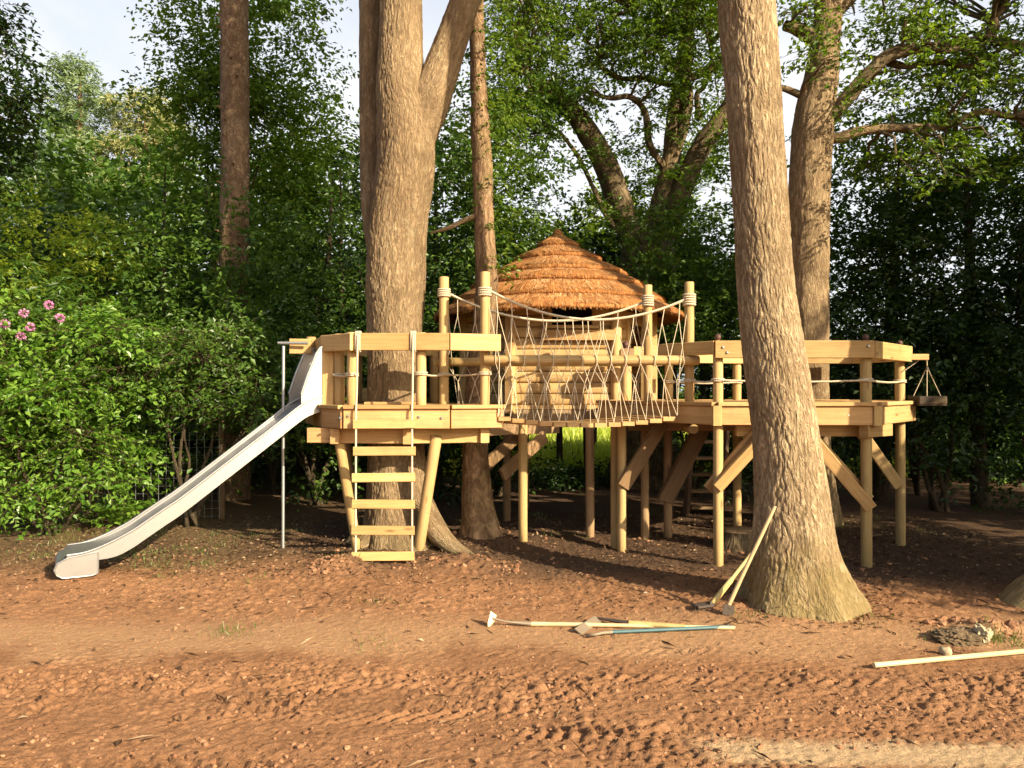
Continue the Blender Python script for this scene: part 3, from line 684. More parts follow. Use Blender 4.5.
rail(RP, (ph.x - .02, 8.86), (pd.x + .05, 9.22), ZT, .15, .06); rail(RP, (pd.x, 9.22), (4.05, 9.18), ZT, .15, .06); rail(RP, (4.06, 9.2), (4.31, 8.36), ZT, .15, .06)
MB().beam((3.95, 8.30, ZT - .035), (at(924.5, 352, 8.36).x, 8.30, ZT - .035), .06, .065).build('hoist_arm', M['pine'], RP)
za = ZT - .295
rope_rail([(pg.x, pg.y - .05), (rposts['a'].x, rposts['a'].y - .055), (rposts['b'].x, rposts['b'].y - .06), (rposts['c'].x + .02, rposts['c'].y - .055)], za, RP, wraps=[(pg.x, pg.y, .047), (rposts['a'].x, rposts['a'].y, .048), (rposts['b'].x, rposts['b'].y, .052), (rposts['c'].x, rposts['c'].y, .051)])
rope_rail([(ph.x, ph.y - .05), (pd.x, pd.y - .05)], za, RP, wraps=[(ph.x, ph.y, .047), (pd.x, pd.y, .05)])
def ball(parent, x, y, z, r=.031):
    MB().lathe((x, y, z), [(.0, r * 2.1), (r * .5, r * 1.95), (r * .9, r * 1.5), (r, r), (r * .85, r * .45), (r * .5, r * .1), (r * .62, 0), (r * .62, -.012)], 16).build('finial', M['finial'], parent)
for k in 'abc': ball(RP, rposts[k].x, rposts[k].y, ZT + .09)
ball(RP, ph.x, ph.y, ZT + .065, .034); ball(RP, pd.x, pd.y, ZT + .09); ball(RP, pk.x, 8.72, ZT + .078, .042)
for x in (2.02, 2.06): bolt(RP, (x, 7.37, ZT + (.02 if x < 2.04 else -.03)))
bolt(RP, (3.40, 7.35, ZT + .03)); bolt(RP, (2.3, 7.355 - .0, ZP - .12)); bolt(RP, (3.2, 7.335, ZP - .12))
zb = ZP - .215 - .06
sup((2.2, 7.58, zb), (3.62, 7.58, zb), .07, .12, parent=RP, mat='deck'); sup((3.36, 7.36, zb), (3.74, 7.66, zb + .002), .09, .12, parent=RP); sup((1.3, 8.6, zb), (4.2, 8.6, zb), .07, .12, parent=RP, mat='shaded_wood')
sup((2.6, 7.45, zb - .003), (2.6, 9.3, zb - .003), .07, .11, parent=RP, mat='shaded_wood')
MB().post((1.83, 7.75, zb), (1.83, 8.0, zb), .05).build('joist_end', M['post'], RP)
def brace(a, b, w=.045, h=.115, parent=RP, mat='deck'): 
    a = Vector(a); b = Vector(b); return MB().beam(a, b, w, h, up=(0, -.2, 1)).build('brace', M[mat], parent)
# paired diagonal braces bolted either side of the front stilts
xa = rposts['a'].x; ya = rposts['a'].y
brace((xa - .03, ya - .07, at(712, 488, 7.4).z), (xa + .52, ya - .07, ZP - .22), parent=RP); brace((xa - .08, ya + .07, at(710, 490, 7.5).z), (xa + .46, ya + .07, ZP - .22), parent=RP)
xb2 = rposts['b'].x; yb2 = rposts['b'].y
brace((xb2 + .01, yb2 - .075, at(866, 508, 7.4).z), (xb2 - .66, yb2 - .075, ZP - .22), parent=RP); brace((xb2 + .06, yb2 + .085, at(870, 500, 7.5).z), (xb2 - .58, yb2 + .085, ZP - .24), parent=RP)
xc = rposts['c'].x; yc = rposts['c'].y
brace((xc - .03, yc - .03, at(894, 487, 8.3).z), (xc - .60, yc - .20, ZP - .22), parent=RP, mat='post')
# stilts under bridge, hut and the back of the platform
def stilt(px, pyb, top, r=.047, Y=None, label=None):
    g = gp(px, pyb); Y = Y or g.y; x = at(px, 450, Y).x
    return x, Y
for px, pyb, mat in ((615, 547, 'post'), (622, 550, 'post'), (645, 538, 'shaded_wood')):
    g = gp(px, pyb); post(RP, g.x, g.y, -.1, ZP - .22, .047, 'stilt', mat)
g = gp(624, 550); brace((g.x - .02, g.y - .06, at(624, 487, 8.1).z), (g.x + .42, g.y - .0, ZP - .22), parent=RP, h=.16, mat='shaded_wood')
g = gp(668, 537); post(RP, g.x, g.y, -.1, ZP - .22, .05, 'stilt', 'shaded_wood'); brace((g.x - .05, g.y - .06, at(668, 500, g.y).z), (g.x + .42, g.y - .1, ZP - .22), parent=RP, h=.2, w=.06, mat='brown_wood')

# ------------------------------------------------------------------ hanging tray on the hoist
ha = at(926.5, 355, 8.30)
HT = thing('hanging_tray', (ha.x, 8.30, 1.5), 'dark wooden tray hanging on cords from the beam end right of the platform', 'tray')
mb = MB().tube([ha + Vector((-.02, 0, .0)), ha + Vector((0, 0, -.02)), at(927, 366, 8.30)], .006, 6).tube([at(904, 371, 8.35), ha], .005, 6)
for px in (913, 927, 941): mb.tube([at(927, 367, 8.30), at(px, 397, 8.30 + (-.12 if px == 927 else .02))], .0045, 6)
mb.build('cord', M['rope'], HT); MB().lathe(at(927, 371, 8.3), [(0, .05), (.012, .045), (.02, .02), (.012, 0), (0, -.004)], 10).build('pulley', M['iron'], HT)
c = at(927, 400, 8.3)
mb = MB(); mb.beam(c + Vector((-.145, 0, -.05)), c + Vector((.145, 0, -.05)), .24, .02)
for a, b in (((-.145, -.12), (.145, -.12)), ((-.145, .12), (.145, .12)), ((-.135, -.11), (-.135, .11)), ((.135, -.11), (.135, .11))): mb.beam(c + Vector((*a, -.0)), c + Vector((*b, -.0)), .018, .085)
mb.build('tray_box', M['tray'], HT)

# ------------------------------------------------------------------ rope bridge
BR = thing('rope_bridge', (.6, 7.95, 0), 'rope netted footbridge with log handrails slung between the two platforms in front of the hut', 'bridge')
def bz(t): return 1.425 - .075 * 4 * t * (1 - t)
nA, nB = Vector((-.135, 7.62, 0)), Vector((1.64, 7.66, 0)); fA, fB = Vector((-.56, 8.2, 0)), Vector((1.32, 8.2, 0))
NT_ = 13
for k in range(NT_):
    t0, t1 = k / NT_, (k + 1) / NT_ - .008; t0 += .002
    mb = MB(); a = nA.lerp(nB, t0); b = nA.lerp(nB, t1); c = fA.lerp(fB, t1); d = fA.lerp(fB, t0); z = bz((t0 + t1) / 2)
    jl = random.uniform(-.012, .012); a.y += jl; b.y += jl
    mb.board([(p.x, p.y) for p in (a, b, c, d)], z - .021, z + .021)
    mb.build('tread', M['deck'], BR)
def cat(A, B, sag, t): return A.lerp(B, t) - Vector((0, 0, sag * 4 * t * (1 - t)))
def side(A, B, sag, la, lb, lr, b0, b1, n, nm):
    mb = MB(); mb.tube([cat(A, B, sag, t / 24) for t in range(25)], .0135, 8); mb.build('hand_rope', M['rope'], BR)
    la = Vector(la); lb = Vector(lb); lg = MB().post(la, lb, lr); lg.build('log_rail', M['post'], BR)
    net = MB(); r = .0038; off = Vector((0, -lr - .004 if nm == 'n' else lr + .004, 0))
    tt = [(i + .5) / n for i in range(n)]
    def logp(t): return la.lerp(lb, t)
    tops = [cat(A, B, sag, t) for t in tt]; 
    def bot(t):
        p = b0.lerp(b1, min(max((t - .06) / .86, 0.0), 1.0)); return p + Vector((0, 0, bz(min(max((t - .06) / .86, 0), 1)) + .02))
    lt = lambda t: .055 + .87 * t
    for i, t in enumerate(tt):
        T = tops[i]; Lc = logp(lt(t)); jk = random.uniform(-.012, .012)
        gapz = T.z - Lc.z
        K = T.lerp(Lc, .28 if gapz > .12 else .5) + Vector((jk, 0, 0))
        net.tube([T + Vector((.006, 0, 0)), K], r * 1.3, 5)
        for sgn in (-.5, .5):
            t2 = min(max(t + sgn / n, 0), 1); L2 = logp(lt(t2)); p1 = L2 + off + Vector((random.uniform(-.008, .008), 0, lr * .6)); p2 = L2 + off * 1.12; p3 = L2 + off + Vector((0, 0, -lr * .7))
            Kb = bot(t).lerp(Lc, .62) + Vector((jk * .5, 0, 0))
            net.tube([K, p1, p2, p3, Kb], r, 5)
            Bt = bot(t2); net.tube([Kb, Bt], r, 5)
        if nm == 'n': net.tube([Kb, bot(t) + Vector((.004, 0, 0))], r, 5)
    # slack end strands to the tall posts
    for (P0, t, s) in ((A, 0.0, 1), (B, 1.0, -1)):
        L0 = logp(lt(t + s * .02)); net.tube([P0 + Vector((0, 0, -.12)), L0 + off], r, 5); net.tube([L0 + off, bot(t + s * .04)], r, 5)
    net.build('rope_net', M['rope'], BR)
ly = at(590, 360, 7.70).z
side(Vector((p485.x + .03, p485.y - .02, at(485, 290, 7.77).z)), Vector((pg.x - .03, pg.y - .02, at(690, 299, 7.74).z)), .255,
     (at(484, 358.5, 7.70).x, 7.685, ly), (at(699, 359, 7.66).x, 7.655, ly - .005), .0475, nA, nB, 13, 'n')
side(Vector((p444.x + .04, p444.y + .02, at(444, 293, 8.15).z)), Vector((pf.x - .04, pf.y + .02, at(648, 302, 8.2).z)), .245,
     (at(435, 359, 8.25).x, 8.235, ly + .0), (at(662, 360, 8.29).x, 8.28, ly), .046, fA, fB, 11, 'f')

# ------------------------------------------------------------------ slide
d2 = Vector((-.87, -.49, 0)).normalized(); pr = Vector((-d2.y, d2.x, 0)); pr = pr if pr.y < 0 else -pr     # pr points to the camera side
S0 = Vector((-1.97, 8.10, 0)); SL = thing('metal_slide', (-3.9, 7.0, 0), 'long stainless steel slide running down from the railed platform to the soil', 'slide')
HW = .25
prof = [(0, 1.575), (.12, 1.57), (.24, 1.53), (.36, 1.45), (.55, 1.30), (1.0, .955), (1.4, .65), (1.55, .55), (1.7, .45), (1.82, .37), (1.95, .305), (2.08, .265), (2.22, .24), (2.34, .232)]
C_, _t = catmull(np.array([(s, z, 0, 0) for s, z in prof]), 70); ps = C_[:, 0]; pz_ = C_[:, 1]
def S(s, o, z): return S0 + d2 * s + pr * o + Vector((0, 0, z))
mb = MB(); vs = []; uvs = []
for i in range(len(ps)):
    for k, o in enumerate(np.linspace(-HW, HW, 7)): vs.append(S(ps[i], o, pz_[i] + .03 * (abs(o) / HW) ** 4)); uvs.append((ps[i], o))
n_ = len(ps)
# rolled lip at the end
for j in range(1, 11):
    a = math.pi * .95 * j / 10
    for k, o in enumerate(np.linspace(-HW, HW, 7)): vs.append(S(ps[-1] + .09 * math.sin(a), o, pz_[-1] - .075 * (1 - math.cos(a)))); uvs.append((ps[-1] + .02 * j, o))
n_ += 10
mb.add(vs, [(i * 7 + k, i * 7 + k + 1, (i + 1) * 7 + k + 1, (i + 1) * 7 + k) for i in range(n_ - 1) for k in range(6)], uvs, True)
mb.build('slide_bed', M['steel'], SL)
for sg in (-1, 1):
    mb = MB(); vs = []; uvs = []; hw_ = HW * sg
    for i in range(len(ps)):
        s = ps[i]; z = pz_[i]; up = .062 * (1 - sstep(1.88, 2.25, s) * .6); dn = .095 * (1 - .4 * sstep(1.9, 2.2, s))
        for k, (o, dz) in enumerate(((0, up), (.014 * sg, up), (.014 * sg, -dn), (0, -dn))): vs.append(S(s, hw_ + o, z + dz)); uvs.append((s, dz + k * .01))
    m_ = len(ps); mb.add(vs, [(i * 4 + k, i * 4 + (k + 1) % 4, (i + 1) * 4 + (k + 1) % 4, (i + 1) * 4 + k) for i in range(m_ - 1) for k in range(4)], uvs, False)
    mb.build('side_wall', M['steel'], SL)
    MB().tube([S(ps[i], hw_ + .007 * sg, pz_[i] + .062 * (1 - float(sstep(1.88, 2.25, ps[i])) * .6)) for i in range(0, 70, 1)], .013, 8).build('edge_tube', M['steel'], SL)
    # tall wing at the top
    out = [(-.02, 1.53), (-.02, 2.06), (.0, 2.12), (.06, 2.15), (.12, 2.13), (.16, 2.07), (.24, 1.87), (.31, 1.66), (.31, 1.54)]
    mb = MB()
    for o, rev in ((.0, False), (.012 * sg, True)):
        q = [S(s, hw_ + o, z) for s, z in out]; f = tuple(range(len(q))); mb.add(q, [f[::-1] if rev else f], [(z, s) for s, z in out])
    mb.build('wing_panel', M['steel'], SL)
    MB().tube([S(s, hw_ + .006 * sg, z) for s, z in out[:-1]], .014, 8).build('wing_tube', M['steel'], SL)
    # foot panel closing the lip
    ft = [(2.10, .285), (2.34, .25), (2.41, .215), (2.435, .16), (2.415, .11), (2.37, .08), (2.15, .08), (2.10, .095)]
    mb = MB()
    for o, rev in ((.0, False), (.012 * sg, True)):
        q = [S(s, hw_ + o, z - .02) for s, z in ft]; f = tuple(range(len(q))); mb.add(q, [f[::-1] if rev else f], [(z, s) for s, z in ft])
    mb.build('foot_panel', M['steel'], SL); MB().tube([S(s, hw_ + .009 * sg, z - .02) for s, z in ft + ft[:1]], .009, 8).build('foot_edge', M['steel'], SL)
MB().tube([S(.04, -HW, 2.14), S(.04, HW, 2.14)], .011, 8).build('top_bar', M['steel'], SL)

# ------------------------------------------------------------------ fireman's pole and rope ladder
pb = gp(283, 551); FP = thing('sliding_pole', (pb.x, pb.y, 0), 'thin grey metal sliding pole standing upright just behind the slide top', 'pole')
MB().tube([(pb.x, pb.y, -.1), (pb.x, pb.y, at(283, 346, pb.y).z)], .017, 10).build('upright', M['galv'], FP)
zt = at(283, 343, pb.y).z; MB().tube([(pb.x - .06, pb.y, zt), (pb.x + .25, pb.y + .02, zt)], .016, 8).build('top_arm', M['galv'], FP)
LD = thing('rope_ladder', (-1.2, 7.40, 0), 'rope ladder with six flat wooden rungs hanging from the platform rail', 'ladder')
YL = 7.405
for pxa, pxb, pyb in ((357.5, 355.5, 566), (413, 412, 576)):
    a = at(pxa, 334, 7.475); mb = MB(); zz = ZR + RH / 2 + .012
    for k in range(3):     # turns round the rail
        x = a.x - .02 + k * .018
        mb.tube([(x, 7.490, zz - .02), (x, 7.50, zz), (x, 7.56, zz), (x, 7.572, zz - .02), (x, 7.572, zz - RH), (x, 7.56, zz - RH - .022), (x, 7.50, zz - RH - .022), (x, 7.488, zz - RH), (x, 7.488, zz - .02)], .0105, 6)
    b = at(pxb, pyb, YL); b.z = max(b.z, GH(b.x, YL) + .0)
    mb.tube([(a.x, 7.478, zz - .03), (a.x, 7.45, 1.75), Vector((a.x, YL, 1.5)), Vector(((a.x + b.x) / 2, YL, .8)), b], .010, 6)
    mb.build('side_rope', M['rope'], LD)
for i, py in enumerate((424, 451, 477.5, 504, 530.5, 556.5)):
    x0, x1 = (353.5, 415.5) if i < 2 else (352.3 - (i > 3) * .4, 415 - (i > 3) * .5)
    p = at(x0, py + random.uniform(-.6, .6), YL - .0); q2 = at(x1, py + random.uniform(-.6, .6), YL - .0); MB().beam(p, q2, .038, .085).build('rung', M['pine'], LD)
# ------------------------------------------------------------------ thatched hut
HC = Vector((.615, 10.3, 0)); HR = 1.23; HT_ = thing('thatched_hut', HC, 'six-sided log hut on stilts with layered orange thatched cone roof, behind the rope bridge', 'hut')
hv = [HC + Vector((HR * math.cos(R(-120 + 60 * i)), HR * math.sin(R(-120 + 60 * i)), 0)) for i in range(6)]
ZF = 1.52; CH = .134; NC = 9
MB().board([(HC.x + (v - HC).x * 1.04, HC.y + (v - HC).y * 1.04) for v in hv], ZF - .05, ZF).build('floor', M['deck'], HT_)
fl = MB()
for i in range(6): fl.beam(hv[i] + Vector((0, 0, ZF - .13)), hv[(i + 1) % 6] + Vector((0, 0, ZF - .13)), .07, .15)
fl.build('floor_frame', M['shaded_wood'], HT_)
def log_course(mb, a, b, z, h, out):
    d = (b - a); L = d.length; d.normalize(); n = Vector((d.y, -d.x, 0)); o1, o2 = random.random() * 30, random.random() * 30
    sec = [(-.004, .003), (.008, .010), (.015, .03), (.018, h / 2), (.015, h - .03), (.008, h - .010), (-.004, h - .003), (-.05, h - .003), (-.05, .003)]
    vs = []; uvs = []
    for e, t in ((a, 0), (b, L)):
        for j, (o, zz) in enumerate(sec + sec[:1]): vs.append(e + n * (o + out) + Vector((0, 0, z + zz))); uvs.append((t + o1, j * .03 + o2))
    mb.add(vs, [(j, j + 1, j + 11, j + 10) for j in range(9)], uvs, True)
    for base in (0, 10): mb.add([vs[base + j] for j in range(9)], [tuple(range(9)) if base else tuple(range(8, -1, -1))], [uvs[base + j] for j in range(9)])
wx0, wx1 = at(552, 320, 9.2).x, at(592, 320, 9.2).x
for i in range(6):
    a, b = hv[i], hv[(i + 1) % 6]
    if i == 1: continue
    mb = MB()
    for k in range(NC):
        z = ZF + k * CH
        if i == 0 and k >= 7:
            y = a.y; 
            log_course(mb, a, Vector((wx0 - .05, y, 0)), z, CH, 0); log_course(mb, Vector((wx1 + .05, y, 0)), b, z, CH, 0)
        else: log_course(mb, a, b, z, CH, random.uniform(-.004, .004))
    mb.build('wall', M['wall'], HT_)
zw0, zw1 = ZF + 7 * CH, ZF + NC * CH
fy = hv[0].y - .03
wf = MB()
wf.beam((wx0 - .03, fy, zw0 - .0), (wx0 - .03, fy, zw1), .06, .06, (1, 0, 0)).beam((wx1 + .03, fy, zw0), (wx1 + .03, fy, zw1), .06, .06, (1, 0, 0)).beam((wx0 - .08, fy - .02, zw0 - .005), (wx1 + .08, fy - .02, zw0 - .005), .10, .04)
wfo = wf.build('window_frame', M['wall'], HT_)
MB().beam((wx0 - .12, fy - .055, zw0 - .105), (wx1 + .27, fy - .055, zw0 - .105), .035, .125).build('window_flap', M['deck'], HT_)
for x in (wx0 + .05, wx0 + .2, wx0 + .35): MB().beam((x, fy - .075, zw0 - .035), (x + .035, fy - .075, zw0 - .035), .01, .014).build('hinge', M['iron'], HT_)
MB().beam((HC.x - .9, HC.y + .3, 2.0), (HC.x + .9, HC.y + .3, 2.0), .02, 1.6).build('interior_shade_sheet', M['dark_void'], HT_)  # dark sheet added inside the hut in place of interior shade
for i, v in enumerate(hv):
    d = (v - HC).normalized(); p = v + d * .03
    if i == 1: MB().post(p + Vector((0, 0, ZF - .1)), p + Vector((0, 0, 2.78)), .065).build('corner_post', M['wall'], HT_)
    else: MB().beam(p + Vector((0, 0, ZF - .1)), p + Vector((0, 0, 2.78)), .10, .12, d).build('corner_post', M['deck' if i == 0 else 'wall'], HT_)
# doorway on the right front side
a, b = hv[1], hv[2]
df = MB()
for t in (.3, .86): p = a.lerp(b, t); df.beam(p + Vector((0, 0, ZF)), p + Vector((0, 0, 2.66)), .10, .09, (b - a).normalized())
df.beam(a + Vector((0, 0, 2.6)), b + Vector((0, 0, 2.6)), .08, .14)
df.build('door_frame', M['wall'], HT_)
sd_ = MB()
for k in range(NC): log_course(sd_, a, a.lerp(b, .28), ZF + k * CH, CH, 0)
sd_.build('wall', M['wall'], HT_)
MB().beam(at(651, 342, 9.6) + Vector((0, 0, 0)), Vector((at(651, 342, 9.6).x, 9.6, ZF - .05)), .12, .10, (1, 0, 0)).build('gate_post', M['pine'], HT_)
# stilts and braces below
for px, pyb, m_ in ((523, 545, 'post'), (590, 537, 'shaded_wood')):
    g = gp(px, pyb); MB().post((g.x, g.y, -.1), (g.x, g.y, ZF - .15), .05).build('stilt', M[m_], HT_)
g = gp(507, 521); MB().post((g.x, g.y, -.1), (g.x, g.y, ZF - .15), .05).build('stilt', M['shaded_wood'], HT_)
for x, y in ((1.5, 11.0), (.2, 11.2)): MB().post((x, y, -.1), (x, y, ZF - .15), .05).build('stilt', M['shaded_wood'], HT_)
def brh(pa, pb, Ya, Yb, h=.15, m_='shaded_wood'): MB().beam(at(*pa, Ya), at(*pb, Yb), .05, h, (0, -.2, 1)).build('brace', M[m_], HT_)
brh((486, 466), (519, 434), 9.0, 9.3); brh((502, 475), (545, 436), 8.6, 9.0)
MB().beam((-.3, 8.75, ZF - .27), (.55, 9.3, ZF - .27), .08, .14).build('support_beam', M['shaded_wood'], HT_)
# thatch
AP = 3.80
edges = [.0, .29, .58, .91, 1.15, 1.42, 1.67]
def rz(r): return float(np.interp(r, [0, .29, .6, .9, 1.17, 1.41, 1.67], [AP, 3.585, 3.385, 3.195, 3.01, 2.82, 2.62]))
def ring_wob(th, k): return 1 + .03 * perlin2(np.cos(th) * 2.5 + k * 7, np.sin(th) * 2.5) + .016 * perlin2(np.cos(th) * 11 + k, np.sin(th) * 11)
nseg = 180; th = np.linspace(0, 2 * np.pi, nseg + 1); V = []; Fl = []; SP = []; SD = []; SU = []; SLn = []; SW = []
rg = np.random.default_rng(77)
for k in range(1, 7):
    r0 = max(edges[k - 1] - .16, .01); r1 = edges[k]; wob = ring_wob(th, k); rows = []
    dz = .05
    for rr, dzz in ((r0, -.05), (edges[k - 1] + .02, -.01), ((edges[k - 1] + r1) / 2, .035), (r1 * .985, .052), (r1, .038), (r1 - .02, -.012), (max(r1 - .2, 0), -.06)):
        q = rr * (wob if rr > r0 else 1.0); rows.append(np.stack([HC.x + q * np.cos(th), HC.y + q * np.sin(th), np.full(nseg + 1, rz(rr) + dzz) + (.012 * perlin2(np.cos(th) * 6 + k * 3, np.sin(th) * 6))], 1))
    base = sum(len(v) for v in V); arr = np.stack(rows); V.append(arr.reshape(-1, 3)); idx = np.arange(arr.shape[0] * (nseg + 1)).reshape(arr.shape[0], nseg + 1) + base
    Fl.append(np.stack([idx[:-1, :-1], idx[1:, :-1], idx[1:, 1:], idx[:-1, 1:]], -1).reshape(-1, 4))
    # straw strips on the layer
    n = int(5200 * (r1 ** 2 - edges[k - 1] ** 2 * .8) + 1500 * r1) + 300; n = int(min(n, 6500) * 1.6)
    t_ = rg.random(n) * 2 * np.pi; frac = rg.random(n) ** .6; rs = edges[k - 1] * .97 + (r1 - edges[k - 1] * .97) * frac - .10; rs = np.maximum(rs, .005)
    w_ = ring_wob(t_, k); ln = rg.uniform(.09, .16, n); re = np.minimum(rs + ln, r1 * w_ + rg.normal(size=n) * .02 - .002)
    rs = np.minimum(rs, re - .05); rs = np.maximum(rs, .003)
    zf = np.vectorize(rz); lift = lambda r_: -.008 + .058 * np.clip((r_ - edges[k - 1]) / (r1 - edges[k - 1]), -.3, 1); z0 = zf(rs) + lift(rs) + .002 + rg.random(n) * .008; z1 = zf(np.minimum(re, r1)) + lift(np.minimum(re, r1)) + .006 + rg.random(n) * .012 - .6 * np.maximum(re - r1, 0)
    dt = rg.normal(size=n) * .035 / np.maximum(re, .2)
    P0 = np.stack([HC.x + rs * np.cos(t_), HC.y + rs * np.sin(t_), z0], 1); P1 = np.stack([HC.x + re * np.cos(t_ + dt), HC.y + re * np.sin(t_ + dt), z1], 1)
    SP.append(P0); SD.append(P1 - P0); SLn.append(np.linalg.norm(P1 - P0, axis=1)); SU.append(np.stack([np.cos(t_) * .5, np.sin(t_) * .5, np.ones(n)], 1)); SW.append(rg.uniform(.005, .010, n))
    # hanging fringe at the cut edge
    n = int(620 * r1) + 40; t_ = rg.random(n) * 2 * np.pi; w_ = ring_wob(t_, k); rr = r1 * w_ - rg.random(n) * .03
    P0 = np.stack([HC.x + rr * np.cos(t_), HC.y + rr * np.sin(t_), zf(r1 + 0 * t_) + .046 - rg.random(n) * .05], 1); D0 = np.stack([np.cos(t_) * .8, np.sin(t_) * .8, -np.full(n, .62)], 1) + rg.normal(size=(n, 3)) * .10
    SP.append(P0); SD.append(D0); SLn.append(rg.uniform(.015, .045, n)); SU.append(np.stack([np.cos(t_), np.sin(t_), np.ones(n)], 1)); SW.append(rg.uniform(.003, .006, n))
roof = mesh_np('roof', np.vstack(V), np.vstack(Fl), M['thatch_under'], HT_)
P, D, U, L, W = np.vstack(SP), nrm(np.vstack(SD)), np.vstack(SU), np.concatenate(SLn), np.concatenate(SW)
Sx = nrm(np.cross(D, U)); hw = (W / 2)[:, None]
Vq = np.stack([P - Sx * hw, P + Sx * hw, P + D * L[:, None] + Sx * hw * .7, P + D * L[:, None] - Sx * hw * .7], 1).reshape(-1, 3)
mesh_np('thatch', Vq, np.arange(len(P) * 4).reshape(-1, 4), M['thatch'], roof, None, False)
MB().lathe((HC.x, HC.y, AP + .0), [(.09, -.05), (.06, .02), (.03, .05), (.0, .06)], 14).build('ridge_cap', M['thatch_under'], roof)

# staircase behind the platform
ST = thing('wooden_stairs', (2.55, 10.6, 0), 'dim open wooden staircase rising under the right platform beside the hut', 'stairs')
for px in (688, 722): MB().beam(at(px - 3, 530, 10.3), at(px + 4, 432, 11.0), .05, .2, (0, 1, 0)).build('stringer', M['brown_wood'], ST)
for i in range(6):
    t = (i + .4) / 6; y = 10.25 + .7 * t; py = 530 - 98 * t; a = at(690, py, y); b = at(722, py, y); MB().beam(a, b, .2, .035).build('tread', M['shaded_wood'], ST)

# stump
sb = gp(740, 549); STP = thing('tree_stump', (sb.x, sb.y, 0), 'low sawn tree stump in the shade just behind a platform stilt', 'stump')
trunk('trunk', [(sb.x, sb.y, -.06, .26), (sb.x, sb.y, .06, .22), (sb.x, sb.y, .14, .19), (sb.x, sb.y, .215, .18)], M['bark_dark'], STP, 20, 40, .01, lobes=5, lobe_h=.12, lobe_amp=.3, irregular=.06)
MB().lathe((sb.x, sb.y, .0), [(.19, .195), (.175, .218), (.08, .222), (0, .222)], 24).build('cut_top', M['shaded_wood'], STP)

# ------------------------------------------------------------------ tools
def ground_p(px, py, dz=0):
    g = gp(px, py); return Vector((g.x, g.y, GH(g.x, g.y) + dz))
def mk_tool(name, label, cat, group=None):
    return thing(name, (0, 0, 0), label, cat, group)
a = at(775, 506, 5.80); b = ground_p(728, 617, .05)
t = thing('garden_hoe', b, 'long pale handled hoe leaning on the big trunk, the longer of the two leaning tools', 'hoe')
MB().tube([b, b.lerp(a, .3) + Vector((0, 0, .004)), b.lerp(a, .7), a], [.017, .016, .015, .0135], 10).build('handle', M['handle'], t)
mb = MB(); c = b; mb.tube([c + Vector((.02, .0, .04)), c, c + Vector((-.01, -.03, -.01))], .016, 8); mb.beam(c + Vector((-.012, -.03, -.055)), c + Vector((.0, -.03, .02)), .085, .008, (0, 1, 0)); mb.build('blade', M['iron'], t)
a = at(752, 553, 5.98); b = ground_p(713, 613, .045)
t = thing('rake', b, 'shorter rake with dark head and thick yellow handle leaning beside the hoe on the trunk', 'rake')
MB().tube([b, b.lerp(a, .45), b.lerp(a, .5), a], [.022, .021, .015, .013], 10).build('handle', M['yellow_handle'], t)
mb = MB(); mb.tube([b, b + Vector((-.03, -.01, -.005))], .018, 8); hd = b + Vector((-.05, .02, -.012)); mb.beam(hd + Vector((-.09, -.04, -.006)), hd + Vector((.05, .0, .0)), .10, .018)
for k in range(8): q_ = hd + Vector((-.09 + k * .02, -.05 + k * .004, 0)); mb.tube([q_, q_ + Vector((-.01, -.03, -.035))], [.005, .003], 5)
mb.build('rake_head', M['iron'], t)
# lying: hoe with pale head at the left end
h0 = ground_p(492, 627, .05); s1 = ground_p(520, 626.5, .02); e1 = ground_p(590, 627, .022); e2 = ground_p(735, 632, .018)
t = thing('push_hoe', h0, 'hoe lying on the soil with its pale triangular head at the left end', 'hoe')
MB().tube([s1 + Vector((.06, 0, .0)), e1], .016, 10).tube([e1, e2], [.0145, .0135], 10).build('handle', M['handle'], t)
MB().tube([h0 + Vector((0, 0, .01)), (h0 + s1) / 2 + Vector((0, 0, .0)), s1 + Vector((.08, 0, 0))], [.006, .007, .018], 8).build('neck', M['blade'], t)
mb = MB(); q = [h0 + Vector(v) for v in ((-.01, 0, .055), (.03, .02, .02), (.012, .0, -.02), (-.028, -.01, -.065), (-.03, -.03, -.02))]
for o, rev in ((Vector((0, 0, 0)), False), (Vector((.004, .010, 0)), True)): mb.add([p + o for p in q], [tuple(range(5))[::-1] if rev else tuple(range(5))], [(p.x, p.z) for p in q])
n5 = [p for p in q] + [p + Vector((.004, .010, 0)) for p in q]; mb.add(n5, [(i, (i + 1) % 5, 5 + (i + 1) % 5, 5 + i) for i in range(5)], [(p.x, p.z) for p in n5]); mb.build('blade', M['paleblade'], t)
# lying: draw hoe with grey blade
h1 = ground_p(598, 621, .03); s2 = ground_p(629, 627, .03); e3 = ground_p(685, 631.5, .03)
t = thing('draw_hoe', h1, 'lying draw hoe with a broad rusty grey blade and yellow handle, crossing the other tools', 'hoe')
MB().tube([h1, s2], [.009, .018], 8).build('neck', M['iron'], t); MB().tube([s2, s2.lerp(e3, .5), e3], [.022, .021, .017], 10).build('handle', M['yellow_handle'], t)
bq = ground_p(574, 636, .012); MB().beam(h1 + Vector((0, 0, -.005)), h1.lerp(bq, .85), .065, .007, (.3, -.5, .8)).build('blade', M['blade'], t)
h2 = ground_p(588, 638, .02); s3 = ground_p(612, 635, .022); e4 = ground_p(731, 631, .022)
t = thing('cultivator', h2, 'lying hand cultivator with curved pale head and blue-green handle', 'cultivator')
MB().tube([s3, s3.lerp(e4, .5), e4], .0125, 10).build('handle', M['blue'], t)
MB().tube([s3, ground_p(602, 637, .03), ground_p(595, 640, .035), ground_p(588, 638, .02), ground_p(585, 636, .012)], [.013, .011, .010, .010, .006], 8).build('tines', M['blade'], t)
a = ground_p(874, 671, .03); b = ground_p(1024, 654.5, .03); b = b + (b - a) * .55
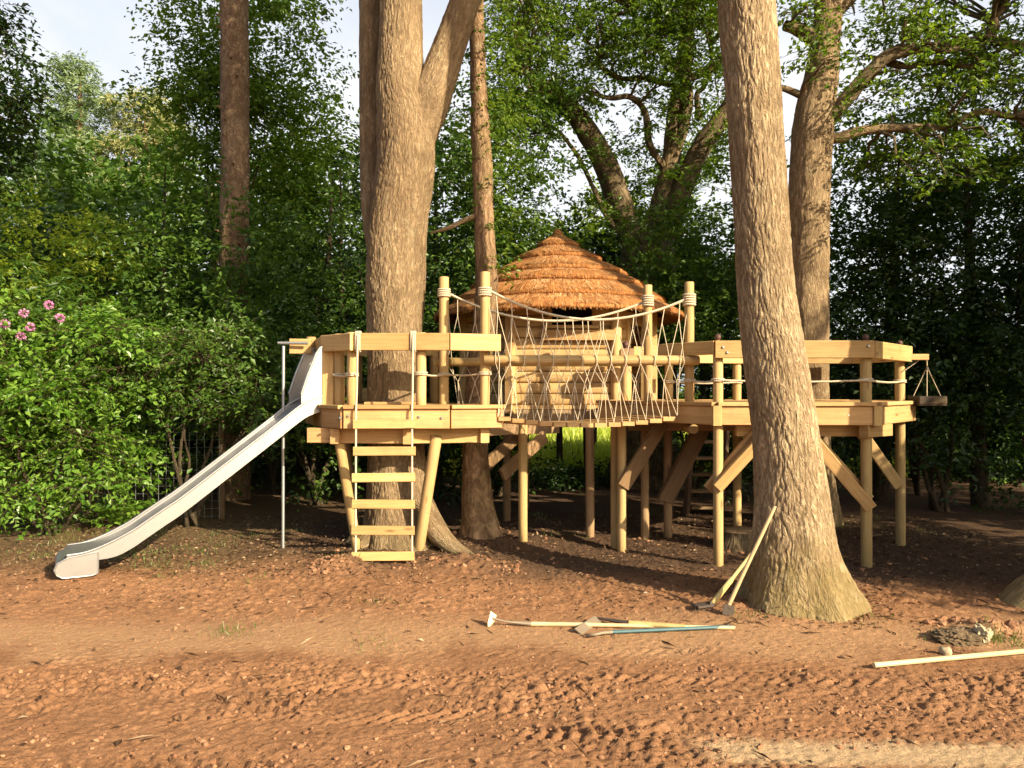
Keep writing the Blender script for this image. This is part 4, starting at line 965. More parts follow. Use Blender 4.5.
t = thing('broom_handle', a, 'long pale wooden pole lying on the soil at the right edge', 'pole')
MB().tube([a, a.lerp(b, .33), a.lerp(b, .66), b], [.0155, .016, .016, .0155], 12).build('handle', M['handle'], t)
# stone and turf lump
def rock(name, c, s, mat, seed, sub=3, parent=None, rough=.35):
    import bmesh
    bm = bmesh.new(); bmesh.ops.create_icosphere(bm, subdivisions=sub, radius=1); V = np.array([v.co for v in bm.verts]); bm.verts.ensure_lookup_table(); Fx = np.array([[v.index for v in f.verts] for f in bm.faces]); bm.free()
    k = 1 + rough * perlin3(V[:, 0] * 1.6 + seed, V[:, 1] * 1.6, V[:, 2] * 1.6) + rough * .6 * perlin3(V[:, 0] * 4 + seed, V[:, 1] * 4, V[:, 2] * 4) + rough * .35 * perlin3(V[:, 0] * 9 + seed, V[:, 1] * 9, V[:, 2] * 9)
    return mesh_np(name, V * k[:, None] * np.array(s) + np.array(c), Fx, mat, parent, None, sub < 3)
g = ground_p(946, 655, .02); tag(rock('stone', g, (.038, .03, .04), M['stone'], 4, 2, None, .6), 'small pale angular stone lying above the pole at right', 'stone')
g = ground_p(962, 640, .02); t = thing('turf_clump', g, 'dark clump of turf and roots with a green tuft on bare soil', 'turf')
rock('root_mass', g + Vector((-.03, 0, .0)), (.16, .12, .06), M['turf'], 8, 5, t, .35); rock('pale_root', g + Vector((.12, -.03, .03)), (.05, .06, .06), M['stone'], 12, 4, t, .4)
bl = blades('grass_tuft', [(g.x + .24 + .09 * random.gauss(0, 1), g.y + .05 * random.gauss(0, 1)) for _ in range(160)] + [(g.x - .05 + .12 * random.gauss(0, 1), g.y + .02) for _ in range(40)], .03, .09, M['grass'], 71, None, None, kind='stuff'); OFF[bl.name] = Vector((0, 0, 0))
bl.parent = t; bl.matrix_parent_inverse = t.matrix_world.inverted() if False else bl.matrix_parent_inverse; bl.location = -Vector(t.location)

# ------------------------------------------------------------------ trees with seen trunks
T1 = thing('oak_tree', (2.27, 6.1, 0), 'big pale ridged oak trunk leaning in front of the right platform, tools propped on it', 'tree')
pth = [(2.27, 6.12, -.12, .50)] + pxpath([(799, 607, 6.1, 62), (797, 588, 6.1, 53), (794, 560, 6.1, 44.5), (793, 525, 6.1, 38.5), (791, 490, 6.1, 35), (785, 430, 6.1, 32), (773, 350, 6.1, 30), (765, 280, 6.1, 27.5), (757, 150, 6.1, 26.5), (746, 0, 6.1, 27.5), (738, -120, 6.1, 27)]) + [(1.70, 6.2, 8.5, .19), (1.75, 6.3, 11, .12)]
trunk('trunk', pth, M['bark_oak'], T1, 900, 340, .0105, (28, 6.0), lobes=6, lobe_h=.20, lobe_amp=.24, seed=2.0, irregular=.035)
for i, pts in enumerate(([(1.7, 6.2, 7.2, .1), (2.8, 5.9, 8.6, .07), (3.9, 5.6, 9.6, .03)], [(1.7, 6.2, 8.0, .1), (.7, 6.4, 9.2, .06), (-.2, 6.6, 10, .03)], [(1.72, 6.25, 9, .09), (2.2, 7.4, 10.4, .05), (2.4, 8.2, 11, .03)])): limb('limb', pts, M['bark_dark'], T1, 20, 10)
crown('crown', blob(2.0, 6.2, 8.0, 13, 3.6, 3.0, 60, .8, 20, 101), M['l_oak'], T1, 14, .6, .15, 101)
# knot on the trunk
kp = at(759, 36, 6.1 - .19); MB().lathe((0, 0, 0), [(.05, -.02), (.045, .0), (.02, .006), (.012, -.006), (0, -.01)], 14)
T2 = thing('forked_tree', (-1.18, 8.35, 0), 'thick forked sunlit trunk rising through the small left platform', 'tree')
Y2 = 8.36
pth = [(-1.2, Y2, -.1, .54)] + pxpath([(403, 548, Y2, 43), (400, 530, Y2, 37), (398.5, 500, Y2, 32.5), (397, 470, Y2, 30), (395, 420, Y2, 28), (395, 345, Y2, 27), (396, 285, Y2, 29.5), (398, 226, Y2, 29), (406, 165, Y2, 29), (405, 120, Y2, 27.5), (401, 85, Y2, 24), (401, 0, Y2, 21), (396, -120, Y2, 19)]) + [(-1.3, 8.4, 9.5, .13)]
trunk('trunk', pth, M['bark_left'], T2, 700, 280, .012, (26, 6), lobes=5, lobe_h=.22, lobe_amp=.2, seed=4.4, irregular=.05)
trunk('limb', pxpath([(408, 175, Y2, 16), (416, 140, Y2, 19), (428, 105, Y2, 20), (441, 70, Y2, 17.5), (455, 30, Y2, 15.5), (468, -10, Y2, 14), (490, -90, Y2, 11)]), M['bark_left'], T2, 170, 100, .010, (17, 5), seed=1.5)
trunk('limb', pxpath([(384, 260, 8.62, 14), (375, 215, 8.66, 13.5), (372, 150, 8.7, 12), (371, 60, 8.7, 12), (370, -20, 8.7, 11), (366, -120, 8.7, 9)]), M['bark_left'], T2, 140, 60, .010, (10, 2.2), seed=6.5)
# root spur running out to the right and left
trunk('root', pxpath([(408, 470, 8.3, 12), (424, 508, 8.15, 12), (438, 532, 8.0, 11), (455, 549, 7.9, 8), (474, 560, 7.8, 6), (488, 566, 7.7, 3)]), M['bark_left'], T2, 60, 40, .008, seed=3)
trunk('root', pxpath([(392, 490, 8.35, 10), (378, 525, 8.2, 9), (362, 545, 8.1, 8), (346, 556, 8.0, 5), (330, 563, 7.95, 2.5)]), M['bark_left'], T2, 50, 40, .008, seed=8)
crown('crown', blob(-1.0, 8.6, 7.8, 12, 3.2, 2.6, 46, .8, 18, 102), M['l_oak'], T2, 14, .6, .15, 102)
T3 = thing('slender_tree', (-.34, 8.6, 0), 'slim brown trunk with leafy tufts standing between the left platform and the hut', 'tree')
Y3 = 8.6
pth = pxpath([(482, 556, Y3, 32), (481, 542, Y3, 25), (480, 525, Y3, 19), (477, 490, Y3, 15), (475, 440, Y3, 12.5), (478, 380, Y3, 12), (484, 330, Y3, 11.5), (486.5, 280, Y3, 11), (484, 226, Y3, 10.2), (482, 153, Y3, 10), (479, 100, Y3, 8.5), (477, 40, Y3, 7.5), (475, -40, Y3, 7)]) + [(-.5, 8.7, 8.5, .05)]
trunk('trunk', pth, M['bark_mid'], T3, 260, 70, .010, (9, 4), lobes=5, lobe_h=.15, lobe_amp=.3, seed=9)
limb('limb', pxpath([(478, 215, Y3, 3.5), (465, 220, Y3 - .05, 2.6), (448, 228, Y3 - .1, 2), (430, 233, Y3 - .1, 1)]), M['bark_left'], T3, 20, 8)
tuft = []
for px, py in ((490, 195), (478, 180), (492, 120), (476, 90), (488, 60), (494, 262), (500, 150), (497, 90), (470, 40), (486, 20), (505, 40), (497, 215), (508, 110)):
    p = at(px, py, Y3 + .1); tuft.append((p.x, p.y, p.z, .2, .2, .2, 16))
crown('crown', tuft + blob(-.5, 8.9, 6.4, 9, 1.4, 1.2, 12, .5, 14, 103), M['l_oak'], T3, 10, .25, .06, 103)
T4 = thing('spreading_oak', (2.5, 14, 0), 'old spreading oak with dark twisting limbs behind the thatched roof', 'tree')
Y4 = 14.0
trunk('trunk', [(2.45, 14, -.2, .85)] + pxpath([(645, 460, Y4, 33), (646, 400, Y4, 30), (648, 320, Y4, 28), (648, 275, Y4, 28), (648, 245, Y4, 25), (650, 225, Y4, 16)]), M['bark_dark'], T4, 120, 60, .03, (12, 2), lobes=5, lobe_amp=.3, seed=5)
limbs4 = [([(640, 262, 16), (624, 215, 15.5), (608, 170, 14.5), (592, 140, 13), (575, 115, 12), (558, 98, 10), (538, 80, 6), (510, 60, 4)], 0),
          ([(650, 250, 15), (662, 200, 13), (671, 160, 11.5), (676, 115, 11), (684, 65, 9.5), (688, 20, 8.5), (692, -40, 7)], .1), ([(652, 262, 17), (668, 225, 14), (684, 185, 13), (700, 150, 12), (722, 118, 11), (745, 80, 9), (765, 40, 7)], -.2),
          ([(676, 150, 7), (684, 125, 7), (688, 90, 6), (670, 62, 5), (652, 42, 5), (640, 30, 4), (628, -10, 3)], -.2), ([(600, 150, 6), (580, 128, 5), (560, 100, 4), (545, 92, 3), (525, 96, 2)], -.3),
          ([(668, 172, 4), (650, 145, 4.5), (645, 112, 4), (630, 97, 3.5), (610, 98, 3), (590, 92, 2)], -.4), ([(690, 80, 4), (670, 84, 4), (645, 78, 3.5), (620, 78, 3), (600, 66, 2.5), (600, 50, 2)], -.3),
          ([(690, 78, 5), (705, 72, 4.5), (720, 60, 4), (735, 30, 3)], .2), ([(700, 120, 4), (697, 95, 3.5), (705, 85, 3), (712, 60, 2.5), (708, 35, 2)], -.2), ([(625, 240, 3.5), (606, 215, 3.5), (594, 190, 3), (580, 160, 2.6), (562, 135, 2.2), (545, 120, 1.6)], -.3), ([(690, 30, 5), (670, 15, 4), (650, -10, 3)], 0), ([(572, 113, 7), (545, 105, 6), (525, 108, 4), (500, 115, 2)], 0)]
for i, (pl, dy) in enumerate(limbs4): trunk('limb', pxpath([(x, y, Y4 + dy * 2 * j / len(pl), r * .82) for j, (x, y, r) in enumerate(pl)]), M['bark_dark'], T4, 70, 20, .012, (8, 2.5), seed=i * 2.2, irregular=.12)
cl4 = []
rg = np.random.default_rng(44)
for _ in range(250):
    px, py = rg.uniform(490, 745), rg.uniform(-60, 170) - 40 * rg.random()
    if py > 70 and 530 < px < 740 and rg.random() < .4: continue
    if 545 < px < 615 and 110 < py < 205: continue
    p = at(px, py, rg.uniform(12.5, 15.5)); s = rg.uniform(.25, .5); cl4.append((p.x, p.y, p.z, s, s, s * .7, int(rg.uniform(9, 22))))
def branchlets(parent, clumps, samples, seed):
    S_ = np.array(samples); mb = MB(); rg = random.Random(seed)
    for c in clumps:
        c = np.array(c[:3]); d = np.linalg.norm(S_ - c, axis=1); j = int(np.argmin(d))
        if d[j] > 2.2 or d[j] < .1: continue
        a = Vector(S_[j]); b = Vector(c); L = (b - a).length; pts = [a.lerp(b, t) + Vector((rg.uniform(-1, 1), rg.uniform(-1, 1), rg.uniform(-1, 1))) * L * .07 * (0 < t < 1) + Vector((0, 0, .1 * L * math.sin(math.pi * t))) for t in (0, .25, .5, .75, 1)]
        mb.tube(pts, [.028, .022, .017, .012, .006], 5, False)
    o = mb.build('branchlets', M['bark_dark'], parent); o['kind'] = 'stuff'
samp4 = [tuple(at(x, y, Y4 + dy * 2 * j / len(pl)).lerp(at(*pl[j + 1][:2], Y4 + dy * 2 * (j + 1) / len(pl)), t)) for pl, dy in limbs4 for j, (x, y, r) in enumerate(pl[:-1]) for t in (0, .5) if j > 0]
branchlets(T4, cl4, samp4, 3)
rg = np.random.default_rng(45); cv = []
for _ in range(46):
    p = at(rg.uniform(604, 712), rg.uniform(140, 262), rg.uniform(14.9, 16.2)); s = rg.uniform(.25, .45); cv.append((p.x, p.y, p.z, s, s, s * .7, int(rg.uniform(10, 20))))
for _ in range(16):
    p = at(rg.uniform(590, 720), rg.uniform(150, 290), rg.uniform(12.6, 13.3)); s = rg.uniform(.18, .3); cv.append((p.x, p.y, p.z, s, s, s * .7, int(rg.uniform(8, 13))))
cl4 = cl4 + cv
crown('crown', cl4 + blob(2.3, 14, 9.3, 13, 4, 3, 22, .9, 14, 441), M['l_oak'], T4, 12, .4, .095, 104, twigs=.7)
T5 = thing('leaning_oak', (3.75, 9.7, 0), 'second pale trunk behind the big leaning oak, long limbs arching to the right edge', 'tree')
Y5 = 9.7
trunk('trunk', [(3.7, Y5, -.1, .45)] + pxpath([(812, 520, Y5, 26), (811, 460, Y5, 20), (810, 400, Y5, 18), (808.5, 300, Y5, 19), (809, 200, Y5, 20), (813, 125, Y5, 19.5), (822, 70, Y5, 16), (829, 0, Y5, 12.5), (834, -80, Y5, 10)]) + [(4.2, 9.7, 9.5, .06)], M['bark_left'], T5, 300, 120, .012, (16, 5), lobes=5, lobe_amp=.3, seed=7)
limbs5 = ([(822, 122, 8), (838, 108, 8), (852, 92, 7.5), (872, 70, 7), (890, 55, 6.5), (920, 48, 6), (950, 48, 5.5), (985, 40, 5), (1030, 46, 4), (1080, 40, 3)], [(822, 136, 5), (838, 138, 5.5), (865, 130, 4.5), (905, 128, 4), (945, 126, 3.5), (980, 112, 3.2), (1015, 116, 3), (1040, 100, 2.5)], [(815, 40, 8), (800, 30, 7), (785, 25, 5)], [(885, 60, 4), (905, 66, 3.5), (940, 62, 3), (975, 66, 2.6), (1000, 50, 2)], [(985, 40, 5), (993, 30, 6), (992, 18, 5)], [(830, 20, 6), (860, -10, 5), (900, -40, 3)], [(800, 95, 4), (780, 88, 3), (760, 92, 2)])
for i, pl in enumerate(limbs5):
    trunk('limb', pxpath([(x, y, Y5 - .05 * j, r) for j, (x, y, r) in enumerate(pl)]), M['bark_dark' if i != 1 else 'bark_left'], T5, 70, 20, .008, (8, 2.5), seed=i * 1.7, irregular=.12)
cl5 = []; rg = np.random.default_rng(55)
for _ in range(150):
    px, py = rg.uniform(800, 1110), rg.uniform(-110, 195)
    if px < 905 and py > 120 and rg.random() < .7: continue
    if 820 < px < 900 and 60 < py < 130 and rg.random() < .6: continue
    if px < 835 and 30 < py: continue
    p = at(px, py, rg.uniform(8.6, 11.5)); s = rg.uniform(.22, .45); cl5.append((p.x, p.y, p.z, s, s, s * .6, int(rg.uniform(8, 19))))
for px, py in ((818, 40), (812, 15), (826, 60)): p = at(px, py, 9.2); cl5.append((p.x, p.y, p.z, .2, .2, .16, 16))
branchlets(T5, cl5, [tuple(at(x, y, Y5 - .05 * j).lerp(at(*pl[j + 1][:2], Y5 - .05 * j), t)) for pl in limbs5 for j, (x, y, r) in enumerate(pl[:-1]) for t in (0, .33, .66)], 4)
crown('crown', cl5 + blob(4.4, 9.9, 7.4, 10, 2.2, 1.8, 16, .6, 12, 551), M['l_oak'], T5, 12, .35, .075, 105, twigs=.7)
T6 = thing('pine_tree', (-4.35, 12, 0), 'straight reddish pine trunk with ringed bark behind the slide', 'tree')
Y6 = 12.0
trunk('trunk', pxpath([(234, 520, Y6, 16), (234, 380, Y6, 14), (234, 280, Y6, 13.5), (235, 150, Y6, 14), (234.5, 0, Y6, 13.5), (234, -150, Y6, 12), (234, -300, Y6, 8)]), M['bark_pine'], T6, 200, 60, .014, (9, 5), seed=3, irregular=.06)
rgp = random.Random(4)
for k in range(30):
    z = .8 + k * .24 + rgp.uniform(-.05, .05); ang = rgp.uniform(2.8, 6.6); c = at(234.5, 200, Y6); r = .21
    p0 = Vector((c.x + r * math.cos(ang) * .9, Y6 + r * math.sin(ang) * .9, z)); MB().tube([p0, p0 + Vector((math.cos(ang) * .1, math.sin(ang) * .1, .02))], [.02, .012], 6).build('branch_stub', M['bark_pine'], T6)
crown('crown', blob(-4.3, 12, 8.8, 13, 2, 2, 18, .7, 14, 106), M['needle'], T6, 16, .4, .1, 106, ratio=.2)
T7 = thing('edge_tree', (4.35, 6.3, 0), 'mossy flared foot of a trunk cut off by the right edge of the photo', 'tree')
trunk('trunk', [(4.55, 6.15, -.1, .62), (4.55, 6.15, .03, .50), (4.57, 6.15, .15, .37), (4.6, 6.15, .35, .27), (4.63, 6.15, .8, .23), (4.8, 6.1, 3, .2), (5.1, 6.0, 7, .15), (5.2, 6, 10, .06)], M['bark_oak'], T7, 160, 70, .014, (12, 2.4), lobes=5, lobe_h=.2, lobe_amp=.3, seed=3)
crown('crown', blob(5.4, 6.0, 9.5, 12.5, 2, 1.6, 14, .6, 12, 107), M['l_oak'], T7, 12, .5, .1, 107)
# ------------------------------------------------------------------ shrubs and wood behind
bush('leafy_shrub', 'bright green sunlit shrub spilling over at the left, beyond the foot of the slide', 'shrub', -5.55, 9.2, 2.9, 1.35, .9, 'l_bright', 50, .32, 30, 201, .085, 14, .5, .0, nst=7, twigs=.6)
sh2 = bush('beech_shrub', 'arching green shrub with sprays reaching right towards the slide', 'shrub', -3.95, 9.6, 2.55, 1.2, .7, 'l_mid', 30, .26, 26, 202, .075, 14, .5, 1.15, nst=6, twigs=.7)
RH_ = bush('rhododendron', 'rhododendron with a few pink flower heads above the left shrub', 'shrub', -6.2, 9.6, 3.3, 1.0, .8, 'l_mid', 26, .4, 22, 203, .13, 10, .35, .6, nst=4, ratio=.34)
for px, py in ((21, 336), (30, 327), (49, 305), (5, 324), (24, 313), (60, 318)):
    c = at(px, py, 8.75); rg = np.random.default_rng(px); n = 60; d = nrm(rg.normal(size=(n, 3))); leaf_mesh('flower_head', np.array(c) + d * .028, d, rg.normal(size=(n, 3)), np.full(n, .03), np.full(n, .026), M['flower'], RH_)
TREES = [
 # name,label,cx,cy,h,rx,ry,mat,n,cr,ns,seed,leafL,z0
 ('hazel_tree', 'dense dark green hazel thicket right behind the slide', -2.9, 11.4, 4.9, 1.5, .9, 'l_mid', 50, .55, 20, 211, .09, .2),
 ('hornbeam', 'tall shaded hornbeam between the left shrub and the reddish pine trunk', -5.0, 11.6, 4.8, 1.5, .9, 'l_mid', 50, .55, 20, 212, .09, .2),
 ('field_maple', 'yellow-green sunlit maple crown at the far left above the shrubs', -7.6, 12.6, 5.3, 1.5, 1.0, 'l_yellow', 46, .55, 20, 213, .09, .4),
 ('holly', 'dark holly filling the gap left of the forked trunk', -1.6, 11.8, 5.6, 1.2, .9, 'l_dark', 46, .5, 20, 214, .08, .2),
 ('ash_tree', 'fresh green leafy tree between the forked trunk and the hut roof', -.3, 12.6, 7.2, 1.5, 1.0, 'l_mid', 64, .5, 19, 215, .09, 1.9),
 ('lime_tree', 'pale lime-green tree crown in the sun just behind the roof peak', 1.9, 18.5, 6.7, 1.7, 1.0, 'l_yellow', 40, .6, 18, 216, .12, 2.6),
 ('elder', 'mixed light and dark elder behind the right side of the thatched roof', 2.9, 12.4, 5.0, 1.1, .7, 'l_mid', 46, .45, 18, 217, .085, 1.5),
 ('yew', 'dark yew behind the right platform beside the second pale trunk', 4.75, 11.6, 4.7, 1.15, .8, 'l_dark', 66, .5, 20, 218, .075, .4),
 ('laurel', 'dark laurel right of the hanging tray', 6.1, 10.9, 4.9, 1.2, .9, 'l_dark', 76, .5, 20, 219, .09, .25),
 ('dark_holly', 'darkest holly hedge at the right edge of the photo', 7.4, 10.4, 4.9, 1.1, .9, 'l_dark', 64, .5, 20, 220, .085, .2),
 ('sycamore', 'green sycamore above the dark hedge under the arching oak limbs', 6.6, 12.5, 6.4, 2.2, .9, 'l_mid', 60, .55, 18, 221, .11, 2.6),
 ('plane_tree', 'green tree filling the gap above the dark hedge near the right edge', 9.0, 12.3, 6.6, 1.6, .9, 'l_mid', 46, .6, 18, 230, .11, .6),
 ('birch', 'loose green crown at the upper left beside the reddish pine trunk', -4.85, 13.6, 9.6, 1.4, 1.0, 'l_oak', 80, .5, 20, 222, .10, 4.6),
 ('beech', 'green beech crown hanging between the pine and the forked trunk', -3.9, 14.6, 7.6, 1.0, .9, 'l_oak', 44, .5, 18, 223, .10, 3.4),
 ('alder', 'dim alder under the platform level behind the reddish pine trunk', -3.9, 12.9, 4.6, 1.9, .8, 'l_dark', 44, .6, 18, 224, .09, .1),
 ('elm', 'shadowy elm behind the far left shrubs, below the distant pines', -6.6, 13.8, 5.2, 1.8, .9, 'l_mid', 46, .6, 18, 225, .10, .2),
 ('bramble', 'low dark bramble under the hut, against the bright clearing', -.9, 11.9, 1.3, 1.1, .5, 'l_dark', 26, .32, 18, 226, .075, .1),
 ('spindle_bush', 'low dark bush in front of the bright clearing, behind the middle stilts', 1.0, 13.6, .3, 1.1, .4, 'l_dark', 14, .14, 16, 227, .08, .05),
 ('privet', 'dark bush seen under the right platform near the stairs', 3.4, 12.4, 2.0, .9, .6, 'l_dark', 30, .4, 18, 228, .08, .1),
 ('overhang_tree', 'dark leaf sprays hanging in at the upper left corner of the photo', -7.35, 9.7, 6.6, 1.2, .9, 'l_dark', 40, .45, 18, 229, .09, 3.1),
]
for nm, lb, cx, cy, h, rx, ry, mt, n, cr, ns, sd, ll, z0 in TREES:
    bush(nm, lb, 'tree' if h > 3 else 'bush', cx, cy, h, rx, ry, mt, n, cr, ns, sd, ll, 14, .55, z0, nst=4, r0=.04 if h > 3 else .02)
ov = bpy.data.objects['overhang_tree']; rg = np.random.default_rng(88); cl = []
for px, py in ((4, 10), (12, 30), (2, 50), (16, 62), (6, 85), (20, 100), (8, 118), (30, 112), (40, 96), (-10, 20), (-15, 60), (-12, 100)): p = at(px, py, 9.2); cl.append((p.x, p.y, p.z, .16, .16, .12, 12))
crown('crown', cl, M['l_dark'], ov, 12, .28, .08, 89, twigs=.6)
# distant pines over the treetops at left
for px, top, hh, nm, lb, mt, sd in ((80, 62, 7.5, 'distant_pine', 'taller distant pine showing above the trees at the upper left', 'needle', 1), (146, 94, 5.5, 'distant_pine', 'shorter warm-tinted distant pine right of the taller one', 'needle_warm', 2)):
    Yp = 40.0; tp = at(px, top, Yp); t = thing(nm, (tp.x, Yp, 0), lb, 'tree')
    trunk('trunk', [(tp.x, Yp, -.2, .35), (tp.x, Yp, tp.z * .6, .25), (tp.x, Yp, tp.z - .3, .06)], M['bark_pine'], t, 40, 12, 0)
    rg = np.random.default_rng(sd); cl = []
    for k in range(64):
        f = rg.random() ** .8; z = tp.z - f * hh; w = (.5 + 2.3 * f ** .7) * (1 if sd == 1 else 1.25); a = rg.random() * 6.28; rr = w * rg.random() ** .5
        cl.append((tp.x + rr * math.cos(a) * .9, Yp + rr * math.sin(a), z, .55, .55, .3, 18))
    crown('crown', cl, M[mt], t, 16, .55, .28, 300 + sd, .05, ratio=.25)
# far wood closing the horizon: one leafy mass nobody could count
rg = np.random.default_rng(400); cl = []
for k in range(680):
    x = rg.uniform(-24, 26); y = rg.uniform(17, 22) + .02 * x * x * .3 if x < 0 else rg.uniform(14.8, 16); z = rg.uniform(.2, 7.4 if x < 0 else 2.4)
    if -1.2 < x < 9.5: y = rg.uniform(34, 40); z = rg.uniform(.4, 7.0); x = rg.uniform(-4, 14)
    s = rg.uniform(.7, 1.3) * (1.6 if y > 30 else 1); cl.append((x, y, z, s, s, s * .7, 20))
o = crown('far_wood', cl, M['l_mid'], None, 12, .9, .26, 401); tag(o, 'distant wood closing the view behind the trees', 'wood', kind='stuff')
rg = np.random.default_rng(402); cl = []
for k in range(380):
    x = rg.uniform(-11, 11.5); y = rg.uniform(14.6, 16.3); z = rg.uniform(.1, 5.0)
    if x > 4.6: z *= .5
    if -.4 < x < 4.6: z = rg.uniform(2.6, 4.6)
    if -1.6 < x < -.4 and .2 < z < 1.4: continue
    s = rg.uniform(.5, .9); cl.append((x, y, z, s, s, s * .7, 20))
o = crown('undergrowth', cl, M['l_dark'], None, 12, .6, .15, 403); tag(o, 'dark undergrowth between the tree trunks', 'undergrowth', kind='stuff')
# extra thin trunks in the gloom
rg = np.random.default_rng(500)
for i, (px, Y, r) in enumerate(((160, 13, 5), (312, 13.4, 6), (322, 15, 5), (345, 13, 4), (437, 13.5, 6), (880, 11.9, 7), (980, 11.2, 7), (700, 15.5, 6), (560, 15.2, 3), (588, 14.6, 3))):
    p = at(px, 500, Y); lean = rg.uniform(-.5, .5)
    t = thing('understorey_tree', (p.x, Y, 0), 'thin dark trunk standing in the shade of the wood', 'tree', 'thin dark trunks in the shade of the wood')
    limb('trunk', [(p.x, Y, -.1, r * Y / F * 1.2), (p.x + lean * .2, Y, 1.2, r * Y / F), (p.x + lean * .6, Y, 2.8, r * Y / F * .85), (p.x + lean, Y, 5.5 if not 540 < px < 720 else 3.4, .008)], M['stem'], t, 30, 10)
# ferns
def fern(x, y, s, label, seed):
    rg = np.random.default_rng(seed); t = thing('fern', (x, y, 0), label, 'fern'); Ps = []; Ds = []; Us = []; Ls = []
    for k in range(9):
        a = k * 6.28 / 9 + rg.normal() * .2; d = np.array([math.cos(a), math.sin(a), 0]); n = 34; tt = np.linspace(.1, 1, n)
        c = np.array([x, y, .02]) + d * (s * .8 * tt[:, None]) + np.array([0, 0, 1.0]) * (s * (1.35 * tt - .85 * tt ** 2))[:, None]
        sd = np.array([-d[1], d[0], 0]); up = np.array([0, 0, 1.0]) - d * .3
        for sg in (-1, 1): Ps.append(c); Ds.append(sd * sg + d * .35 + rg.normal(size=(n, 3)) * .06); Us.append(np.repeat(up[None], n, 0)); Ls.append(s * .26 * np.sin(np.pi * (tt * .85 + .1)) + .01)
    L = np.concatenate(Ls); leaf_mesh('fronds', np.vstack(Ps), np.vstack(Ds), np.vstack(Us), L, np.full(len(L), .022), M['l_bright'], t)
g = gp(122, 527); fern(g.x, g.y - .05, .5, 'bright fern at the foot of the shrubs, just left of the slide', 1); g = gp(152, 522); fern(g.x, g.y + .1, .4, 'smaller fern half hidden behind the slide', 2)
# wire fence
Yf = 10.1; WF = thing('wire_fence', (-4.2, Yf, 0), 'square mesh wire fence half hidden behind the left shrubs', 'fence')
mb = MB(); x0, x1 = at(90, 450, Yf).x, at(220, 450, Yf).x
for i in range(int((x1 - x0) / .10) + 1): x = x0 + .10 * i; mb.tube([(x, Yf, .02), (x, Yf, 1.6)], .0028, 4, False)
for k in range(16): z = .05 + .1 * k; mb.tube([(x0, Yf, z), ((x0 + x1) / 2, Yf, z - .012), (x1, Yf, z)], .0028, 4, False)
mb.build('wire_mesh', M['wire'], WF)
for x in (x0, x1): MB().post((x, Yf + .06, -.1), (x, Yf + .06, 1.65), .045).build('fence_post', M['brown_wood'], WF)

# woodland to the right of the frame (throws the shade over the ground behind)
SHADE = [('rhododendron_bank', 'round evergreen bank right of the clearing', 7.8, 4.3, 3.4, .8, 1.9, 'l_dark', 46, .6, 26, 601, .14, .1)]
for nm, lb, cx, cy, h, rx, ry, mt, n, cr, ns, sd, ll, z0 in SHADE: bush(nm, lb, 'shrub', cx, cy, h, rx, ry, mt, n, cr, ns, sd, ll, 12, .6, z0, nst=4)
src = bush('woodland_tree', 'tall broadleaf tree of the wood at the right', 'tree', 9.7, 8.1, 9.5, 1.9, 1.6, 'l_mid', 70, .9, 22, 611, .2, 12, .8, 1.2, group='tall trees of the wood at the right', nst=5, r0=.12)
for i, (x, y, a, s) in enumerate(((12.6, 5.4, 3.6, 1.1),)):
    c = src.copy(); COL.objects.link(c); c.location = (x, y, 0); c.rotation_euler.z = a; c.scale = (s, s, s)
    for ch in list(src.children): d = ch.copy(); COL.objects.link(d); d.parent = c

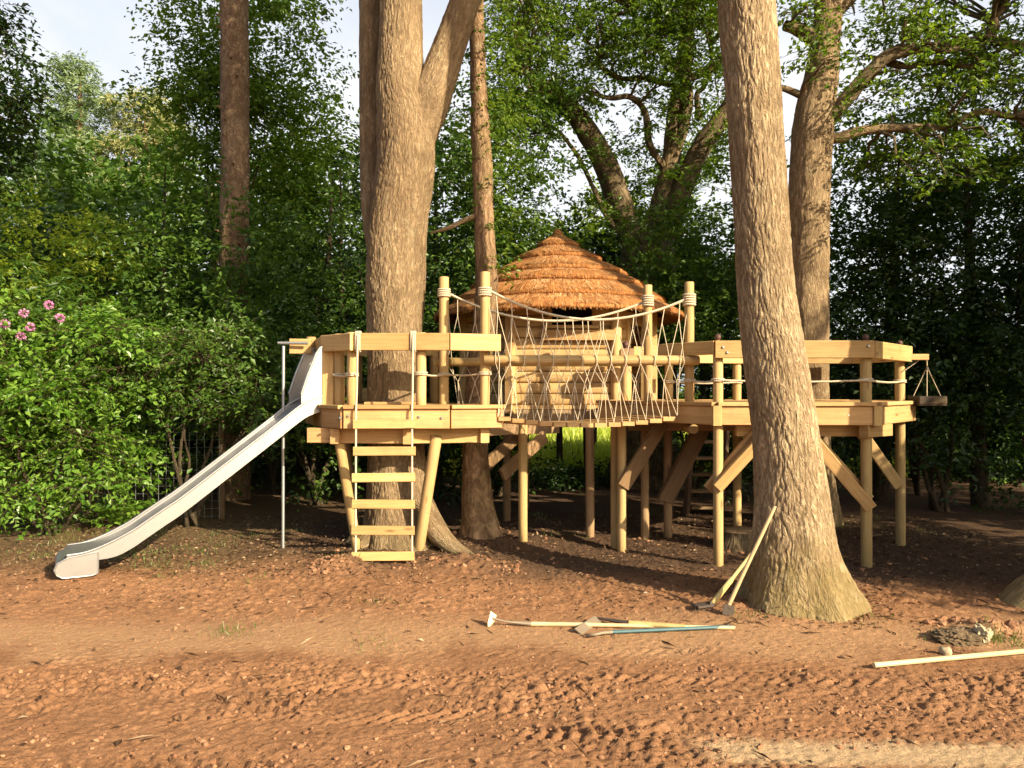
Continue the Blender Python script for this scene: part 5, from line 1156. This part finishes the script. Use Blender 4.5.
# ------------------------------------------------------------------ light, sky, camera
AZ = R(46); EL = R(25.5)           # sun: right of the camera and a little behind it
sv = Vector((math.sin(AZ) * math.cos(EL), -math.cos(AZ) * math.cos(EL), math.sin(EL)))
sun = bpy.data.lights.new('sun', 'SUN'); sun.energy = 5.0; sun.angle = R(.55); sun.color = (1, .84, .61)
so = bpy.data.objects.new('sun', sun); COL.objects.link(so); so.rotation_euler = (-sv).to_track_quat('-Z', 'Y').to_euler(); so.location = (10, -5, 12)
W_ = bpy.data.worlds.new('World'); SC.world = W_; W_.use_nodes = True; nt = W_.node_tree; nt.nodes.clear(); q = NT(nt)
sky = q.n('TexSky'); sky.sky_type = 'NISHITA'; sky.sun_disc = False; sky.sun_elevation = EL; sky.sun_rotation = math.atan2(sv.x, sv.y); sky.air_density = 1.0; sky.dust_density = 3.0; sky.ozone_density = 1.0
bg = q.n('Background'); bg.inputs[1].default_value = .10
dr = q.n('TexCoord').outputs['Generated']; sx = q.n('SeparateXYZ'); q.l(dr, sx.inputs[0])
cn = q.noise(dr, 2.2, 5, .6, .4, (1, 1, 2.5))
fr = q.n('MapRange'); fr.inputs[1].default_value = -.1; fr.inputs[2].default_value = .5; q.l(sx.outputs[1], fr.inputs[0])
hz = q.n('MapRange'); hz.inputs[1].default_value = .75; hz.inputs[2].default_value = .35; q.l(sx.outputs[2], hz.inputs[0])
mk = q.math('MULTIPLY', q.math('MULTIPLY', fr.outputs[0], hz.outputs[0]), q.ramp(cn, [(.25, (.55,) * 3), (.6, (1,) * 3)]))
q.l(q.mix(mk, sky.outputs[0], (5.0, 5.05, 5.2)), bg.inputs[0]); ow = q.n('OutputWorld'); q.l(bg.outputs[0], ow.inputs[0])
cam = bpy.data.cameras.new('camera'); cam.sensor_width = 36; cam.lens = F / 1024 * 36; cam.clip_end = 3000; cam.clip_start = .05
co = bpy.data.objects.new('camera', cam); COL.objects.link(co); co.location = (0, 0, EYE); co.rotation_euler = (math.pi / 2 + PITCH, 0, 0); SC.camera = co
vs_ = SC.view_settings; SC.display_settings.display_device = 'sRGB'; vs_.view_transform = 'Standard'; vs_.look = 'None'; vs_.exposure = 1.12; vs_.gamma = 1; vs_.use_curve_mapping = False
SC.render.engine = 'CYCLES'; cy = SC.cycles; cy.use_denoising = True; cy.denoiser = 'OPENIMAGEDENOISE'; cy.max_bounces = 6; cy.diffuse_bounces = 3; cy.glossy_bounces = 3; cy.transmission_bounces = 4; cy.caustics_reflective = False; cy.caustics_refractive = False; cy.use_adaptive_sampling = True
SC.render.resolution_x = 1024; SC.render.resolution_y = 768
